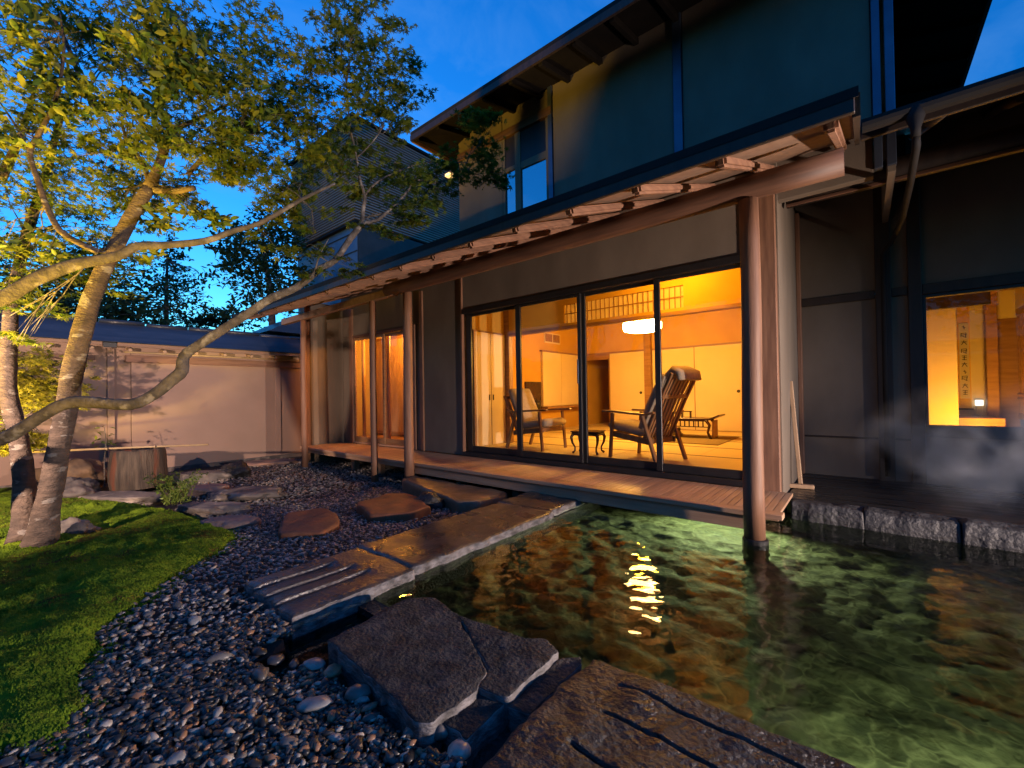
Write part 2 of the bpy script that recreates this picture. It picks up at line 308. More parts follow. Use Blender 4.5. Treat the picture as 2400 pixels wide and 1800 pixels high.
# water: clear, rippled
m = bpy.data.materials.new('pool_water'); m.use_nodes = True; t = m.node_tree; t.nodes.clear()
o = nn(t, 'ShaderNodeOutputMaterial'); rf = nn(t, 'ShaderNodeBsdfRefraction'); gl = nn(t, 'ShaderNodeBsdfGlossy'); fr = nn(t, 'ShaderNodeFresnel'); mx = nn(t, 'ShaderNodeMixShader')
rf.inputs['IOR'].default_value = 1.33; fr.inputs[0].default_value = 1.33; rf.inputs['Roughness'].default_value = .03; gl.inputs['Roughness'].default_value = .02
rf.inputs[0].default_value = (.86, .97, .88, 1)
tc = nn(t, 'ShaderNodeTexCoord'); n1 = nn(t, 'ShaderNodeTexNoise'); n1.inputs['Scale'].default_value = 16; n1.inputs['Detail'].default_value = 2
bp = nn(t, 'ShaderNodeBump'); bp.inputs['Strength'].default_value = .12; bp.inputs['Distance'].default_value = .003
t.links.new(tc.outputs['Object'], n1.inputs['Vector']); t.links.new(n1.outputs[0], bp.inputs['Height'])
for x in (rf, gl, fr): t.links.new(bp.outputs[0], x.inputs['Normal'])
t.links.new(fr.outputs[0], mx.inputs[0]); t.links.new(rf.outputs[0], mx.inputs[1]); t.links.new(gl.outputs[0], mx.inputs[2]); t.links.new(mx.outputs[0], o.inputs[0])
M['water'] = m
M['pane'] = glass('window_glass')
M['pane_sky'] = glass('reflective_glass', (.5, .55, .6), .55)
# ================================================================== THE GROUND
def grid_mesh(name, xs, ys, zf, mat, smooth=True):
    X, Y = np.meshgrid(xs, ys, indexing='ij'); Z = zf(X, Y); V = np.stack([X, Y, Z], -1).reshape(-1, 3)
    nx, ny = len(xs), len(ys); i, j = np.meshgrid(np.arange(nx-1), np.arange(ny-1), indexing='ij'); a = (i*ny+j).ravel()
    return np_mesh(name, V, np.stack([a, a+ny, a+ny+1, a+1], -1), mat, smooth)

POOL = (-2.2, 4.0, 1.36, 4.5)      # x0 x1 y0 y1
g = MB()
for (x0, x1, y0, y1) in ((-120, -2.3, -60, 120), (4.1, 120, -60, 120), (-2.3, 4.1, -60, .9), (-2.3, 4.1, 4.55, 120)):
    g.add([(x0, y0, -.17), (x1, y0, -.17), (x1, y1, -.17), (x0, y1, -.17)], [(0, 1, 2, 3)])
tag(g.build('ground', M['soil']), kind='structure')

# pool basin and its water
xs = np.linspace(-2.2, 4.0, 190); ys = np.linspace(1.3, 4.55, 110)
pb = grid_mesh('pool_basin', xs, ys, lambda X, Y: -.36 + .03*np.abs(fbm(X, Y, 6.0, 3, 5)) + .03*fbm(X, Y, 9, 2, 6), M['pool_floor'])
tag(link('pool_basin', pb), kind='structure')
w = MB()
w.box(-2.3, -2.2, .9, 4.6, -.6, -.01).box(-2.2, 4.1, 4.5, 4.6, -.6, .0).box(4.0, 4.1, .9, 4.5, -.6, .05).box(-1.0, 4.0, .9, 1.40, -.6, -.03)
w.box(-2.18, -1.0, 1.26, 1.36, -.6, -.012)
tag(w.build('pool_side', M['rough_stone']), kind='structure')
xs = np.linspace(-2.195, 3.99, 560); ys = np.linspace(1.365, 4.495, 300)
def wave(X, Y):
    z = np.zeros_like(X); r = np.random.default_rng(3)
    for k in range(26):
        a = r.uniform(0, 2*math.pi); lam = r.uniform(.05, .22); z += .0013*lam*np.sin(2*math.pi*(X*math.cos(a)+Y*math.sin(a))/lam + r.uniform(0, 6.3))
    return z
tag(link('pool_water', grid_mesh('pool_water', xs, ys, wave, M['water'])), kind='structure')
c = MB().box(-2.16, -1.80, .55, 1.25, -.30, -.16)
tag(c.build('overflow_channel', M['rough_stone']), kind='structure')
c = MB().add([(-2.16, .72, -.045), (-1.80, .72, -.045), (-1.80, 1.26, -.045), (-2.16, 1.26, -.045)], [(0, 1, 2, 3)])
tag(c.build('channel_water', M['water']), kind='structure')
# wet slate terrace on the far side of the pool
te = MB().box(-.57, 3.6, 4.62, 6.1, -.2, .145); tag(te.build('terrace', M['terrace'], bevel=.01), kind='structure')
# slate pavers set into the terrace
# moss
MOSS = [(-2.17, .01), (-2.08, .14), (-2.32, .2), (-2.74, .28), (-2.94, .36), (-3.26, .61), (-3.63, .85), (-3.95, 1.12), (-4.25, 1.33), (-4.6, 1.36), (-4.98, 1.32), (-5.6, 1.3), (-6.2, 1.2), (-7.4, .85), (-8.6, .5), (-9.5, .2), (-9.5, -3), (-1.2, -3), (-1.7, -.6)]
def dist_in(px, py, poly):
    d = np.full(px.shape, 1e9); n = len(poly)
    for i in range(n):
        ax, ay = poly[i]; bx, by = poly[(i+1) % n]; ex, ey = bx-ax, by-ay
        tt = np.clip(((px-ax)*ex+(py-ay)*ey)/(ex*ex+ey*ey), 0, 1); d = np.minimum(d, np.hypot(px-ax-tt*ex, py-ay-tt*ey))
    return np.where(in_poly(px, py, poly), d, -d)
def base_z(x, y): return .03 - .09*np.clip((np.hypot(x, y)-2.95)/1.25, 0, 1) - .075*np.clip((np.hypot(x, y)-4.0)/2.0, 0, 1)
def moss_z(X, Y):
    d = dist_in(X + .05*fbm(X, Y, 6, 3, 9), Y + .05*fbm(X, Y, 6, 3, 19), MOSS)
    return np.where(d > -.02, base_z(X, Y) - .02 + .085*np.clip((d+.02)/.16, 0, 1)**.5 + (.075*fbm(X, Y, 2.2, 3, 2) + .045*np.abs(fbm(X, Y, 7, 3, 8)))*np.clip(d*4, 0, 1) + .02*fbm(X, Y, 16, 3, 4), -.75)
xs = np.arange(-9.5, -1.2, .03); ys = np.arange(-1.6, 1.6, .03)
mo = link('moss', grid_mesh('moss', xs, ys, moss_z, M['moss']))
tag(mo, 'low green moss carpet with brown patches under the trees', 'moss', kind='stuff')
# moss tufts: little pointed sprigs all over
n = 150000; px = -9.2 + 7.5*rng.random(n)**.45; py = rng.uniform(-1.2, 1.5, n); ok = (dist_in(px, py, MOSS) > -.03-.10*rng.random(n)**3) & (px > -7.6); px, py = px[ok], py[ok]; n = len(px)
pz = np.maximum(moss_z(px, py), base_z(px, py)-.005); a = rng.uniform(0, 6.28, n); s = rng.uniform(.003, .007, n)*(.8+.12*np.hypot(px, py)); hgt = s*rng.uniform(.6, 1.5, n)
tri = []
for k in range(3):
    tri.append(np.stack([px+s*np.cos(a+2.094*k), py+s*np.sin(a+2.094*k), pz-.004], -1))
tri.append(np.stack([px+s*.6*np.cos(a*3), py+s*.6*np.sin(a*3), pz+hgt], -1))
V = np.stack(tri, 1).reshape(-1, 3); b = np.arange(n)*4
T = np.concatenate([np.stack([b, b+1, b+3], -1), np.stack([b+1, b+2, b+3], -1), np.stack([b+2, b, b+3], -1)])
mt = M['moss_sprig']
tf = link('moss_sprigs', np_mesh('moss_sprigs', V, T, mt)); tag(tf, 'tiny pointed moss sprigs covering the moss carpet', 'moss', kind='stuff')

# ================================================================== HOUSE
YG = 4.62
house = thing('house', 'two-storey Japanese house with beige plaster walls, lit glass doors and deep log-raftered eaves', 'house', (-4.0, YG, 0))
def hb(name, mat, x0, x1, y0, y1, z0, z1, bevel=.004, parent=None): return box(name, M[mat], parent or house, x0, x1, y0, y1, z0, z1, bevel)

# ---- veranda
ver = MB().box(-8.3, -4.86, 3.735, 3.765, .10, .158).box(-4.855, -.62, 3.735, 3.765, .045, .158).box(-8.3, -.55, 4.05, 4.12, .06, .158).box(-8.3, -.60, 4.45, 4.52, .06, .158)
for x in (-7.0, -6.2, -4.3, -3.3): ver.box(x-.05, x+.05, 4.04, 4.13, -.17, .06)
ver = ver.build('veranda', M['deck_x'], house, .003)
MB().box(-8.3, -.478, 3.70, 3.815, .160, .200).build('edge_board', M['deck_x'], ver, .004)
sl = MB().box(-.0255, .0255, -.378, .378, -.013, .013).mesh('slat', M['deck'], .003)
x = -8.27
while x < -.5:
    link('slat', sl, ver, (x, 4.197, .185)); x += .0545
# ---- posts
def log_post(x, y, r, z0, z1, name='post', seed=0):
    zs = np.linspace(z0, z1, 9); pts = [(x+.006*math.sin(z*2+seed), y, z) for z in zs]
    return MB().tube(pts, [r*(1.06-.10*(z-z0)/(z1-z0)) for z in zs], 20, wob=.05, seed=seed).build(name, M['wood'], house, smooth=True)
log_post(-7.92, 3.62, .053, -.16, 2.55, seed=1); log_post(-5.67, 3.62, .048, -.16, 2.56, seed=2)
log_post(-4.87, 3.655, .064, -.05, 2.57, seed=3); P4 = log_post(-.64, 3.60, .068, .035, 2.555, seed=4)
MB().tube([(-.64, 3.60, -.5), (-.64, 3.60, .034)], .088, 14).build('base_stone', M['black'], house, .006)
# ---- beams under the eave
MB().tube([(x, 3.60, 2.645) for x in np.linspace(-5.24, -.07, 14)], .09, 16, wob=.02).build('eave_beam', M['wood_x'], house, smooth=True)
hb('eave_beam', 'soffit', -8.75, -5.1, 3.57, 3.66, 2.555, 2.665)
# ---- rafters: round logs
zr = lambda y: 2.452 + .376*(y-2.67)
me = MB().beam((0, 2.67, zr(2.67)), (0, 4.62, zr(4.62)), .062, .062).mesh('rafter', M['wood_y'], .016, seg=2)
for k in range(16): link('rafter', me, house, (-.10-.512*k, 0, 0))
# ---- lower roof: boarding below, sheet above (same plane carries on over the right wing)
zp = lambda y: 2.488 + .376*(y-2.62)
def sheet(x0, x1, y0, y1, lo, th):
    v = [(x, y, zp(y)+lo+dz) for dz in (0, th) for (x, y) in ((x0, y0), (x1, y0), (x1, y1), (x0, y1))]
    return MB().add(v, [(0, 3, 2, 1), (4, 5, 6, 7), (0, 1, 5, 4), (1, 2, 6, 5), (2, 3, 7, 6), (3, 0, 4, 7)])
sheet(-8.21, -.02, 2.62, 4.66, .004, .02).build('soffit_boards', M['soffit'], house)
sheet(-8.25, .01, 2.575, 4.60, .03, .05).build('roof', M['roof_metal'], house)
hb('fascia', 'dark_wood', -8.23, -.005, 2.578, 2.606, 2.435, 2.512)
MB().beam((.0, 2.60, zp(2.60)-.005), (.0, 4.62, zp(4.62)-.005), .03, .10).build('verge_board', M['dark_wood'], house)
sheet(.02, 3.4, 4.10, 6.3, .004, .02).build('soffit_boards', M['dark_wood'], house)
sheet(.025, 3.4, 4.06, 6.3, .03, .05).build('roof', M['roof_metal'], house)
hb('fascia', 'dark_wood', .02, 3.4, 4.065, 4.095, zp(4.08)-.075, zp(4.08)+.028)
me = MB().tube([(0, y, zp(y)-.045) for y in (4.14, 4.8, 5.5, 6.05)], .04, 10, wob=.06).mesh('rafter', M['dark_wood'], smooth=True)
for k in range(6): link('rafter', me, house, (.45+.52*k, 0, 0))
MB().tube([(x, 5.0, 3.03) for x in np.linspace(-.55, 3.3, 8)], .105, 12, wob=.04).build('eave_beam', M['dark_wood'], house, smooth=True)
hb('beam_edge', 'wood_x', -.55, 3.3, 4.93, 4.95, 2.915, 2.945)
# gutter and rain pipe
gut = MB(); prof = [(-.05+.05*(1-math.cos(a)), -.05*math.sin(a)) for a in np.linspace(0, math.pi, 7)]
v = [(x, 4.0+p[0], 3.03+p[1]) for x in (.03, 3.4) for p in prof]; gut.add(v, [(i, i+1, i+8, i+7) for i in range(6)]).build('gutter', M['roof_metal'], house)
MB().lathe((.31, 4.0, 2.84), [(.026, 0), (.028, .06), (.05, .13), (.055, .20)], 14).build('rain_hopper', M['roof_metal'], house, smooth=True)
MB().tube([(.31, 4.0, 2.86), (.315, 4.05, 2.80), (.32, 4.6, 2.76), (.315, 5.4, 2.72), (.26, 5.93, 2.66), (.19, 5.98, 2.55), (.185, 5.98, 1.5), (.185, 5.98, .2)], .024, 10).build('rain_pipe', M['roof_metal'], house, smooth=True)

# ---- ground-floor outside walls
hb('wall', 'plaster', -5.78, -4.80, YG, YG+.1, .20, 3.2); hb('wall', 'plaster', -4.796, -.60, YG, YG+.1, 2.455, 3.23)
hb('wall', 'plaster', -8.40, -5.784, YG, YG+.1, 2.36, 3.2); hb('wall', 'plaster', -8.40, -8.02, YG, YG+.1, -.1, 2.356)
hb('wall', 'plaster', -8.44, -8.33, 3.80, YG-.003, -.15, 3.0); hb('wall', 'plaster', -.66, -.585, YG+.02, 6.1, .10, 3.32)
hb('foundation', 'rough_stone', -8.4, -.6, 4.53, 4.60, -.2, .15, 0)
for x0, x1, y0, y1, z0, z1 in ((-.75, -.60, YG-.06, YG+.06, .10, 3.2), (-4.80, -4.765, YG-.025, YG+.03, .2, 3.1), (-5.80, -5.72, YG-.03, YG+.03, .2, 2.9), (-8.03, -7.93, YG-.04, YG+.06, .2, 2.9), (-.585, -.545, 5.98, 6.10, .15, 3.2), (-6.03, -5.93, YG-.03, YG+.04, .2, 2.36), (-8.345, -8.25, 3.79, 3.89, -.1, 2.9)):
    hb('pillar', 'wood', x0, x1, y0, y1, z0, z1)
hb('wall', 'plaster', -5.93, -5.80, YG+.01, YG+.09, .2, 2.356)
hb('lintel', 'wood_x', -7.93, -6.03, YG-.02, YG+.06, 2.305, 2.356)
hb('threshold', 'deck_x', -7.93, -6.03, YG-.03, YG+.08, .205, .235)
# ---- big sliding glass doors
hb('door_header', 'black_metal', -4.765, -.76, YG-.03, YG+.10, 2.375, 2.450); hb('door_sill', 'black_metal', -4.765, -.76, YG-.04, YG+.10, .201, .262)
def sliding_door(x0, x1, y, sl_, sr):
    d = MB().box(x0, x0+sl_, y, y+.035, .265, 2.372).box(x1-sr, x1, y, y+.035, .265, 2.372).box(x0+sl_, x1-sr, y+.001, y+.034, .265, .350).box(x0+sl_, x1-sr, y+.001, y+.034, 2.335, 2.372)
    d = d.build('sliding_glass_door', M['black_metal'], house, .003)
    MB().box(x0+sl_-.005, x1-sr+.005, y+.015, y+.020, .345, 2.34).build('pane', M['pane'], d)
    return d
d = sliding_door(-4.762, -3.70, YG+.05, .115, .055); sliding_door(-3.73, -2.69, YG+.005, .085, .05)
d3 = sliding_door(-2.72, -1.73, YG+.05, .07, .04); sliding_door(-1.765, -.78, YG+.005, .065, .11)
MB().box(-2.742, -2.722, YG-.012, YG-.002, 1.25, 1.55).build('handle', M['blue_steel'], d3, .003)
# ---- entry door at the left: wooden frame, two panes
def small_door(x0, x1, y):
    d = MB().box(x0, x0+.05, y, y+.03, .24, 2.30).box(x1-.05, x1, y, y+.03, .24, 2.30).box(x0+.05, x1-.05, y+.001, y+.029, .24, .34).box(x0+.05, x1-.05, y+.001, y+.029, 2.25, 2.30).build('entry_glass_door', M['hall_wood'], house, .003)
    MB().box(x0+.045, x1-.045, y+.012, y+.018, .335, 2.255).build('pane', M['pane'], d)
small_door(-7.92, -6.88, YG+.0); small_door(-6.95, -6.04, YG+.035)

# ---- right wing wall
YW = 6.1
for x0, x1, z0, z1 in ((-.60, .13, .10, .585), (-.60, .13, .588, 2.15), (-.60, .13, 2.18, 3.86), (.24, .39, .588, 2.15), (.24, .39, .10, .585), (.24, .39, 2.18, 3.86), (.47, 3.4, 2.18, 3.86), (.47, 3.4, .10, .64)):
    hb('wall', 'plaster', x0, x1, YW, YW+.1, z0, z1)
for x0, x1 in ((.12, .25), (.38, .485), (2.5, 2.62)): hb('pillar', 'dark_wood', x0, x1, YW-.045, YW+.06, .14, 3.4)
hb('rail', 'dark_wood', -.545, .118, YW-.03, YW+.05, 2.105, 2.195); hb('rail', 'dark_wood', .253, .377, YW-.03, YW+.05, 2.105, 2.195); hb('rail', 'dark_wood', .488, 2.498, YW-.03, YW+.05, 2.09, 2.195)
hb('rail', 'dark_wood', -.545, .118, YW-.012, YW+.05, .577, .598); hb('rail', 'dark_wood', .253, .377, YW-.012, YW+.05, .577, .598)
wf = MB().box(.488, .515, YW-.02, YW+.06, .75, 2.085).box(1.95, 1.98, YW-.02, YW+.06, .75, 2.085).box(.488, 1.98, YW-.03, YW+.06, .625, .748).box(.516, 1.949, YW-.02, YW+.06, 2.055, 2.086).build('wing_window', M['black_metal'], house, .003)
MB().box(.51, 1.955, YW+.015, YW+.021, .745, 2.06).build('pane', M['pane'], wf)
hb('wall', 'plaster', 1.985, 3.4, YW, YW+.1, .642, 2.178)
# wing room behind that window
hb('room_floor', 'hall_wood', .3, 3.0, YW+.11, 9.6, .30, .40); hb('room_ceiling', 'hall_wood', .3, 3.0, YW+.11, 9.6, 2.36, 2.40)
hb('wall', 'cream', .28, .30, YW+.11, 9.6, .3, 2.4)
hb('alcove_wall', 'cream', .30, .885, 7.40, 7.45, .40, 2.36); hb('alcove_wall', 'cream', .30, 1.26, 8.20, 8.25, .70, 2.36)
hb('alcove_lintel', 'dark_wood', .30, 1.16, 7.34, 7.395, 2.09, 2.36)
hb('alcove_floor', 'hall_wood', .886, 1.26, 7.40, 8.19, .40, .76)
hb('alcove_pillar', 'hall_wood', 1.20, 1.30, 7.90, 8.0, .40, 2.36); hb('wall', 'hall_wood', 1.27, 1.52, 8.20, 8.25, .40, 2.0); hb('wall', 'cream', 1.27, 1.52, 8.20, 8.25, 2.0, 2.36)
sho = MB().box(1.50, 1.53, 6.5, 8.19, .72, .80).box(1.50, 1.53, 6.5, 8.19, 2.02, 2.10).build('shoji_screen', M['hall_wood'], house, .003)
MB().box(1.522, 1.526, 6.5, 8.19, .80, 2.02).build('paper', M['paper'], sho)
bar = MB().box(-.008, .008, -.012, .012, -.61, .61).mesh('bar', M['hall_wood'], .002)
for k in range(24): link('bar', bar, sho, (1.51, 8.14-.068*k, 1.41))
for z in (.98, 1.03): MB().box(1.495, 1.503, 6.5, 8.19, z-.008, z+.008).build('bar', M['hall_wood'], sho)
hb('wall', 'cream', 1.50, 1.54, 6.25, 8.2, 2.10, 2.36)
hb('ceiling_beam', 'hall_wood', 1.22, 1.28, YW+.2, 7.9, 2.28, 2.358)

# ---- living room interior
FZ = .317
hb('room_floor', 'hall_wood', -5.5, -.66, YG+.11, 9.4, .05, FZ-.045, 0)
mat_me = MB(); mat_me.box(-.905, .905, -.425, .425, -.02, .02); mat_me.mi = 1; mat_me.box(-.905, .905, -.453, -.4255, -.02, .0205); mat_me.box(-.905, .905, .4255, .453, -.02, .0205)
mat_me = mat_me.mesh('tatami_mat', [M['tatami'], M['tatami_edge']])
for r_ in range(5):
    xr = -.71
    while xr > -5.45:
        wd = .905 if (r_ % 2 and xr == -.71) else 1.81; wd = min(wd, xr+5.5); o = link('tatami_mat', mat_me, house, (xr-wd/2, YG+.59+.91*r_, FZ-.02)); o.scale = (wd/1.815, 1, 1); xr -= wd+.003
hb('room_ceiling', 'hall_wood', -5.5, -.66, YG+.11, 9.4, 2.78, 2.82, 0)
BY = 9.35
hb('wall', 'room_wall', -5.5, -.66, BY+.05, BY+.1, 2.10, 2.78); hb('lintel', 'hall_wood', -5.5, -.66, BY-.01, BY+.049, 2.065, 2.10)
hb('wall', 'room_wall', -4.72, -.66, BY+.055, BY+.1, .2, 2.095)
def fusuma(x0, x1, y, face='y', hx=None, z0=FZ+.004, z1=2.06):
    if face == 'y':
        d = MB().box(x0+.004, x1-.004, y, y+.025, z0, z1).build('fusuma_door', M['fusuma'], house, .003)
        e = MB().box(x0+.001, x0+.0105, y-.004, y+.024, z0, z1).box(x1-.0105, x1-.001, y-.004, y+.024, z0, z1).build('edge_strip', M['chair_wood'], d)
        if hx: MB().tube([(hx, y-.008, 1.12), (hx, y+.002, 1.12)], .032, 14).build('handle', M['black'], d)
    else:
        d = MB().box(y-.025, y, x0+.004, x1-.004, z0, z1).build('fusuma_door', M['fusuma'], house, .003)
        MB().box(y-.024, y+.003, x0, x0+.006, z0, z1).build('edge_strip', M['chair_wood'], d)
        if hx: MB().box(y-.004, y+.006, hx-.013, hx+.013, 1.04, 1.13).build('handle', M['black'], d)
    return d
fusuma(-2.73, -1.82, BY, hx=-1.90); fusuma(-3.64, -2.731, BY+.027, hx=-3.56); fusuma(-1.82, -.91, BY+.027); fusuma(-4.67, -3.80, BY, hx=-3.90)
hb('pillar', 'hall_wood', -3.795, -3.645, BY-.06, BY+.05, FZ, 2.78)
hb('baseboard', 'hall_wood', -4.7, -.66, BY-.005, BY+.05, FZ-.002, FZ+.004, 0)
# passage behind the opening
hb('wall', 'room_wall', -5.5, -4.68, 11.2, 11.25, .2, 2.6); hb('wall', 'cream', -4.72, -4.68, BY+.1, 11.2, .2, 2.6); hb('room_floor', 'tatami', -5.5, -4.72, BY+.1, 11.2, .1, FZ); hb('room_ceiling', 'cream', -5.5, -4.68, BY+.1, 11.2, 2.4, 2.45)
hb('lintel', 'hall_wood', -5.49, -4.68, BY+.0, BY+.04, 1.93, 2.06)
# left wall of the room: cupboards, dark niche, vent
hb('wall', 'room_wall', -5.56, -5.505, YG+.11, 11.2, .2, 2.8)
for y0, y1 in ((7.70, 8.435), (8.44, 9.20)): MB().box(-5.50, -5.44, y0, y1, .85, 2.06).build('cupboard_door', M['fusuma'], house, .004)
hb('cupboard_frame', 'hall_wood', -5.504, -5.43, 7.66, 9.22, 2.062, 2.10); hb('cupboard_shelf', 'hall_wood', -5.504, -5.30, 7.66, 9.22, .80, .845)
hb('niche', 'lacquer', -5.504, -5.46, 7.10, 7.655, .80, 1.39); hb('niche_shelf', 'hall_wood', -5.504, -5.28, 7.08, 7.655, .76, .795)
vt = MB().box(-5.504, -5.485, 7.84, 8.48, 2.28, 2.51).build('vent_grille', M['cream'], house)
for y0, y1 in ((7.87, 8.14), (8.18, 8.45)): MB().box(-5.484, -5.478, y0, y1, 2.31, 2.485).build('grille', M['hall_wood'], vt)
# closet by the glass and its return wall
hb('wall', 'room_wall', -5.5, -4.69, 5.50, 5.55, .2, 2.78); hb('wall', 'room_wall', -4.76, -4.69, YG+.11, 5.499, 2.15, 2.78); hb('wall', 'cream', -4.78, -4.73, YG+.11, 5.499, .2, 2.149)
fusuma(4.78, 5.135, -4.66, 'x', 5.09, z1=2.125); fusuma(5.135, 5.49, -4.66, 'x', 5.18, z1=2.125)
hb('lintel', 'hall_wood', -4.725, -4.65, YG+.11, 5.49, 2.127, 2.149); hb('pillar', 'hall_wood', -4.69, -4.58, 5.50, 5.60, FZ, 2.78)
hb('pillar', 'hall_wood', -4.72, -4.65, YG+.115, YG+.158, FZ, 2.125)
# lattice transom above the inner lintel
LY = 5.50
for x0, x1, z0, z1 in ((-4.575, -3.48, 2.15, 2.78), (-1.72, -.66, 2.15, 2.78), (-3.48, -1.72, 2.15, 2.19), (-3.48, -1.72, 2.47, 2.78)): hb('transom_wall', 'room_wall', x0, x1, LY, LY+.05, z0, z1, 0)
hb('lintel', 'hall_wood', -4.575, -.66, LY-.02, LY+.07, 2.10, 2.149)
tr = MB().box(-3.48, -1.72, LY+.035, LY+.038, 2.19, 2.47).build('lattice_transom', M['paper'], house)
bm_ = MB().box(-.005, .005, -.007, .007, -.14, .14).mesh('bar', M['hall_wood'])
for k in range(25): link('bar', bm_, tr, (-3.44+.07*k, LY+.02, 2.33))
MB().box(-3.48, -1.72, LY+.012, LY+.027, 2.325, 2.337).build('bar', M['hall_wood'], tr)
hb('wall', 'room_wall', -.70, -.662, YG+.11, 9.4, .2, 2.8)
# ---- entry hall interior
hb('hall_floor', 'hall_wood', -8.9, -5.8, YG+.1, 6.6, .10, .24); hb('hall_ceiling', 'cream', -8.9, -5.6, YG+.1, 6.6, 2.6, 2.65); hb('wall', 'room_wall', -8.9, -5.6, 6.45, 6.5, .2, 2.6)
hb('wall', 'cream', -8.92, -8.88, YG+.1, 6.5, .2, 2.6); hb('wall', 'room_wall', -5.68, -5.57, YG+.1, 6.5, .2, 2.6)
lat = MB().box(-8.85, -7.4, 5.66, 5.70, .28, .34).box(-8.85, -7.4, 5.66, 5.70, 2.40, 2.46).build('slat_screen', M['hall_wood'], house)
bs = MB().box(-.014, .014, -.015, .015, -1.03, 1.03).mesh('slat', M['light_wood'])
for k in range(32): link('slat', bs, lat, (-8.83+.046*k, 5.68, 1.37))
for x in (-7.86, -7.0): MB().tube([(x, YG+.18, .24), (x, YG+.18, 2.3)], .035, 12).build('curtain_post', M['light_wood'], house, smooth=True)

# ---- upper storey
UY = 4.60; hz = lambda *a: None
for x0, x1 in ((-4.85, -3.95), (-3.07, -1.52), (-1.42, .10)): hb('upper_wall', 'plaster', x0, x1, UY+.06, UY+.15, 2.9, 5.3)
hb('upper_wall', 'plaster', .19, .24, UY+.06, 10, 2.9, 5.3, 0); hb('upper_wall', 'plaster', -4.85, -4.76, UY+.152, 10, 2.9, 5.3, 0)
hb('upper_wall', 'plaster', -3.949, -3.071, UY+.07, UY+.15, 4.80, 5.3)
hb('upper_beam', 'wood_x', -4.86, -3.08, UY+.03, UY+.10, 4.79, 4.90)
for x0, x1 in ((-1.515, -1.425), (.105, .16), (.185, .245), (-3.14, -3.075)): hb('corner_strip', 'blue_steel', x0, x1, UY+.035, UY+.12, 2.95, 5.2)
uw = MB().box(-3.945, -3.90, UY+.06, UY+.13, 3.0, 4.80).box(-3.72, -3.62, UY+.06, UY+.13, 3.0, 4.80).box(-3.19, -3.141, UY+.06, UY+.13, 3.0, 4.80).box(-3.899, -3.721, UY+.065, UY+.13, 4.30, 4.36).box(-3.619, -3.191, UY+.065, UY+.13, 4.26, 4.36).build('upper_window', M['plaster'], house, .003)
MB().box(-3.615, -3.195, UY+.085, UY+.091, 3.0, 4.26).build('pane', M['pane_sky'], uw); MB().box(-3.895, -3.725, UY+.085, UY+.091, 3.0, 4.30).build('pane', M['pane_sky'], uw)
MB().box(-3.618, -3.192, UY+.07, UY+.10, 4.362, 4.78).build('window_panel', M['black_metal'], uw); MB().box(-3.898, -3.722, UY+.07, UY+.10, 4.362, 4.78).build('window_panel', M['dark_wood'], uw)
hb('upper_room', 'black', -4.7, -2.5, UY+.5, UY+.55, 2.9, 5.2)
# upper hipped roof
E0, E1, EY, EB, EZ = -5.19, 1.05, 4.0, 12.0, 4.97
def hip(z, th, inset):
    a = [(E0+inset, EY+inset, z), (E1-inset, EY+inset, z), (E1-inset, EB, z), (E0+inset, EB, z)]
    r = [(E0+2.2, EY+2.2, z+.55), (E1-2.2, EY+2.2, z+.55), (E1-2.2, EB, z+.55), (E0+2.2, EB, z+.55)]
    v = a + r + [(x, y, q+th) for x, y, q in a+r]
    return MB().add(v, [(0, 1, 5, 4), (1, 2, 6, 5), (3, 0, 4, 7), (4, 5, 6, 7), (8, 9, 13, 12), (9, 10, 14, 13), (11, 8, 12, 15), (12, 13, 14, 15), (0, 1, 9, 8), (1, 2, 10, 9), (3, 0, 8, 11)])
hip(EZ+.035, .02, .03).build('upper_soffit', M['shaded_wood'], house); hip(EZ+.06, .07, 0).build('upper_roof', M['roof_metal'], house)
MB().box(E0, E1, EY-.012, EY+.02, EZ-.01, EZ+.07).build('upper_fascia', M['dark_wood'], house); MB().box(E1-.02, E1+.012, EY+.021, EB, EZ-.01, EZ+.07).build('upper_fascia', M['dark_wood'], house); MB().box(E0-.012, E0+.02, EY+.021, EB, EZ-.01, EZ+.07).build('upper_fascia', M['wood_y'], house)
me = MB().beam((0, EY+.03, EZ+.0), (0, UY+.08, EZ+.155), .055, .07).mesh('upper_rafter', M['shaded_wood'], .004)
for k in range(14): link('upper_rafter', me, house, (E0+.12+.45*k, 0, 0))
me2 = MB().beam((E1-.03, 0, EZ), (.22, 0, EZ+.2), .055, .07).mesh('upper_rafter', M['shaded_wood'], .004)
for k in range(8): link('upper_rafter', me2, house, (0, EY+.8+.6*k, 0))
# small lamp under the upper eave at the left end
el = MB().box(-5.02, -4.90, UY-.06, UY+.02, 4.62, 4.80).build('eave_lamp', M['black_metal'], house, .006)
MB().box(-5.03, -4.89, UY-.07, UY+.03, 4.575, 4.619).build('lamp_glass', emis('eave_lamp_glow', (1, .55, .18), 1.6), el, .004)
def lamp(name, loc, typ, energy, color, parent=None, size=.05, aim=None, cone=90, blend=.6):
    d_ = bpy.data.lights.new(name, typ); d_.energy = energy; d_.color = color
    if typ in ('POINT', 'SPOT'): d_.shadow_soft_size = size
    if typ == 'SPOT': d_.spot_size = R(cone); d_.spot_blend = blend
    o_ = bpy.data.objects.new(name, d_); COL.objects.link(o_); o_.parent = parent
    o_.location = Vector(loc) - (wloc(parent) if parent else Vector((0, 0, 0)))
    if aim: o_.rotation_euler = (Vector(aim)-Vector(loc)).to_track_quat('-Z', 'Y').to_euler()
    return o_
lamp('eave_bulb', (-4.96, UY-.14, 4.56), 'POINT', 1.0, (1, .5, .16), el)
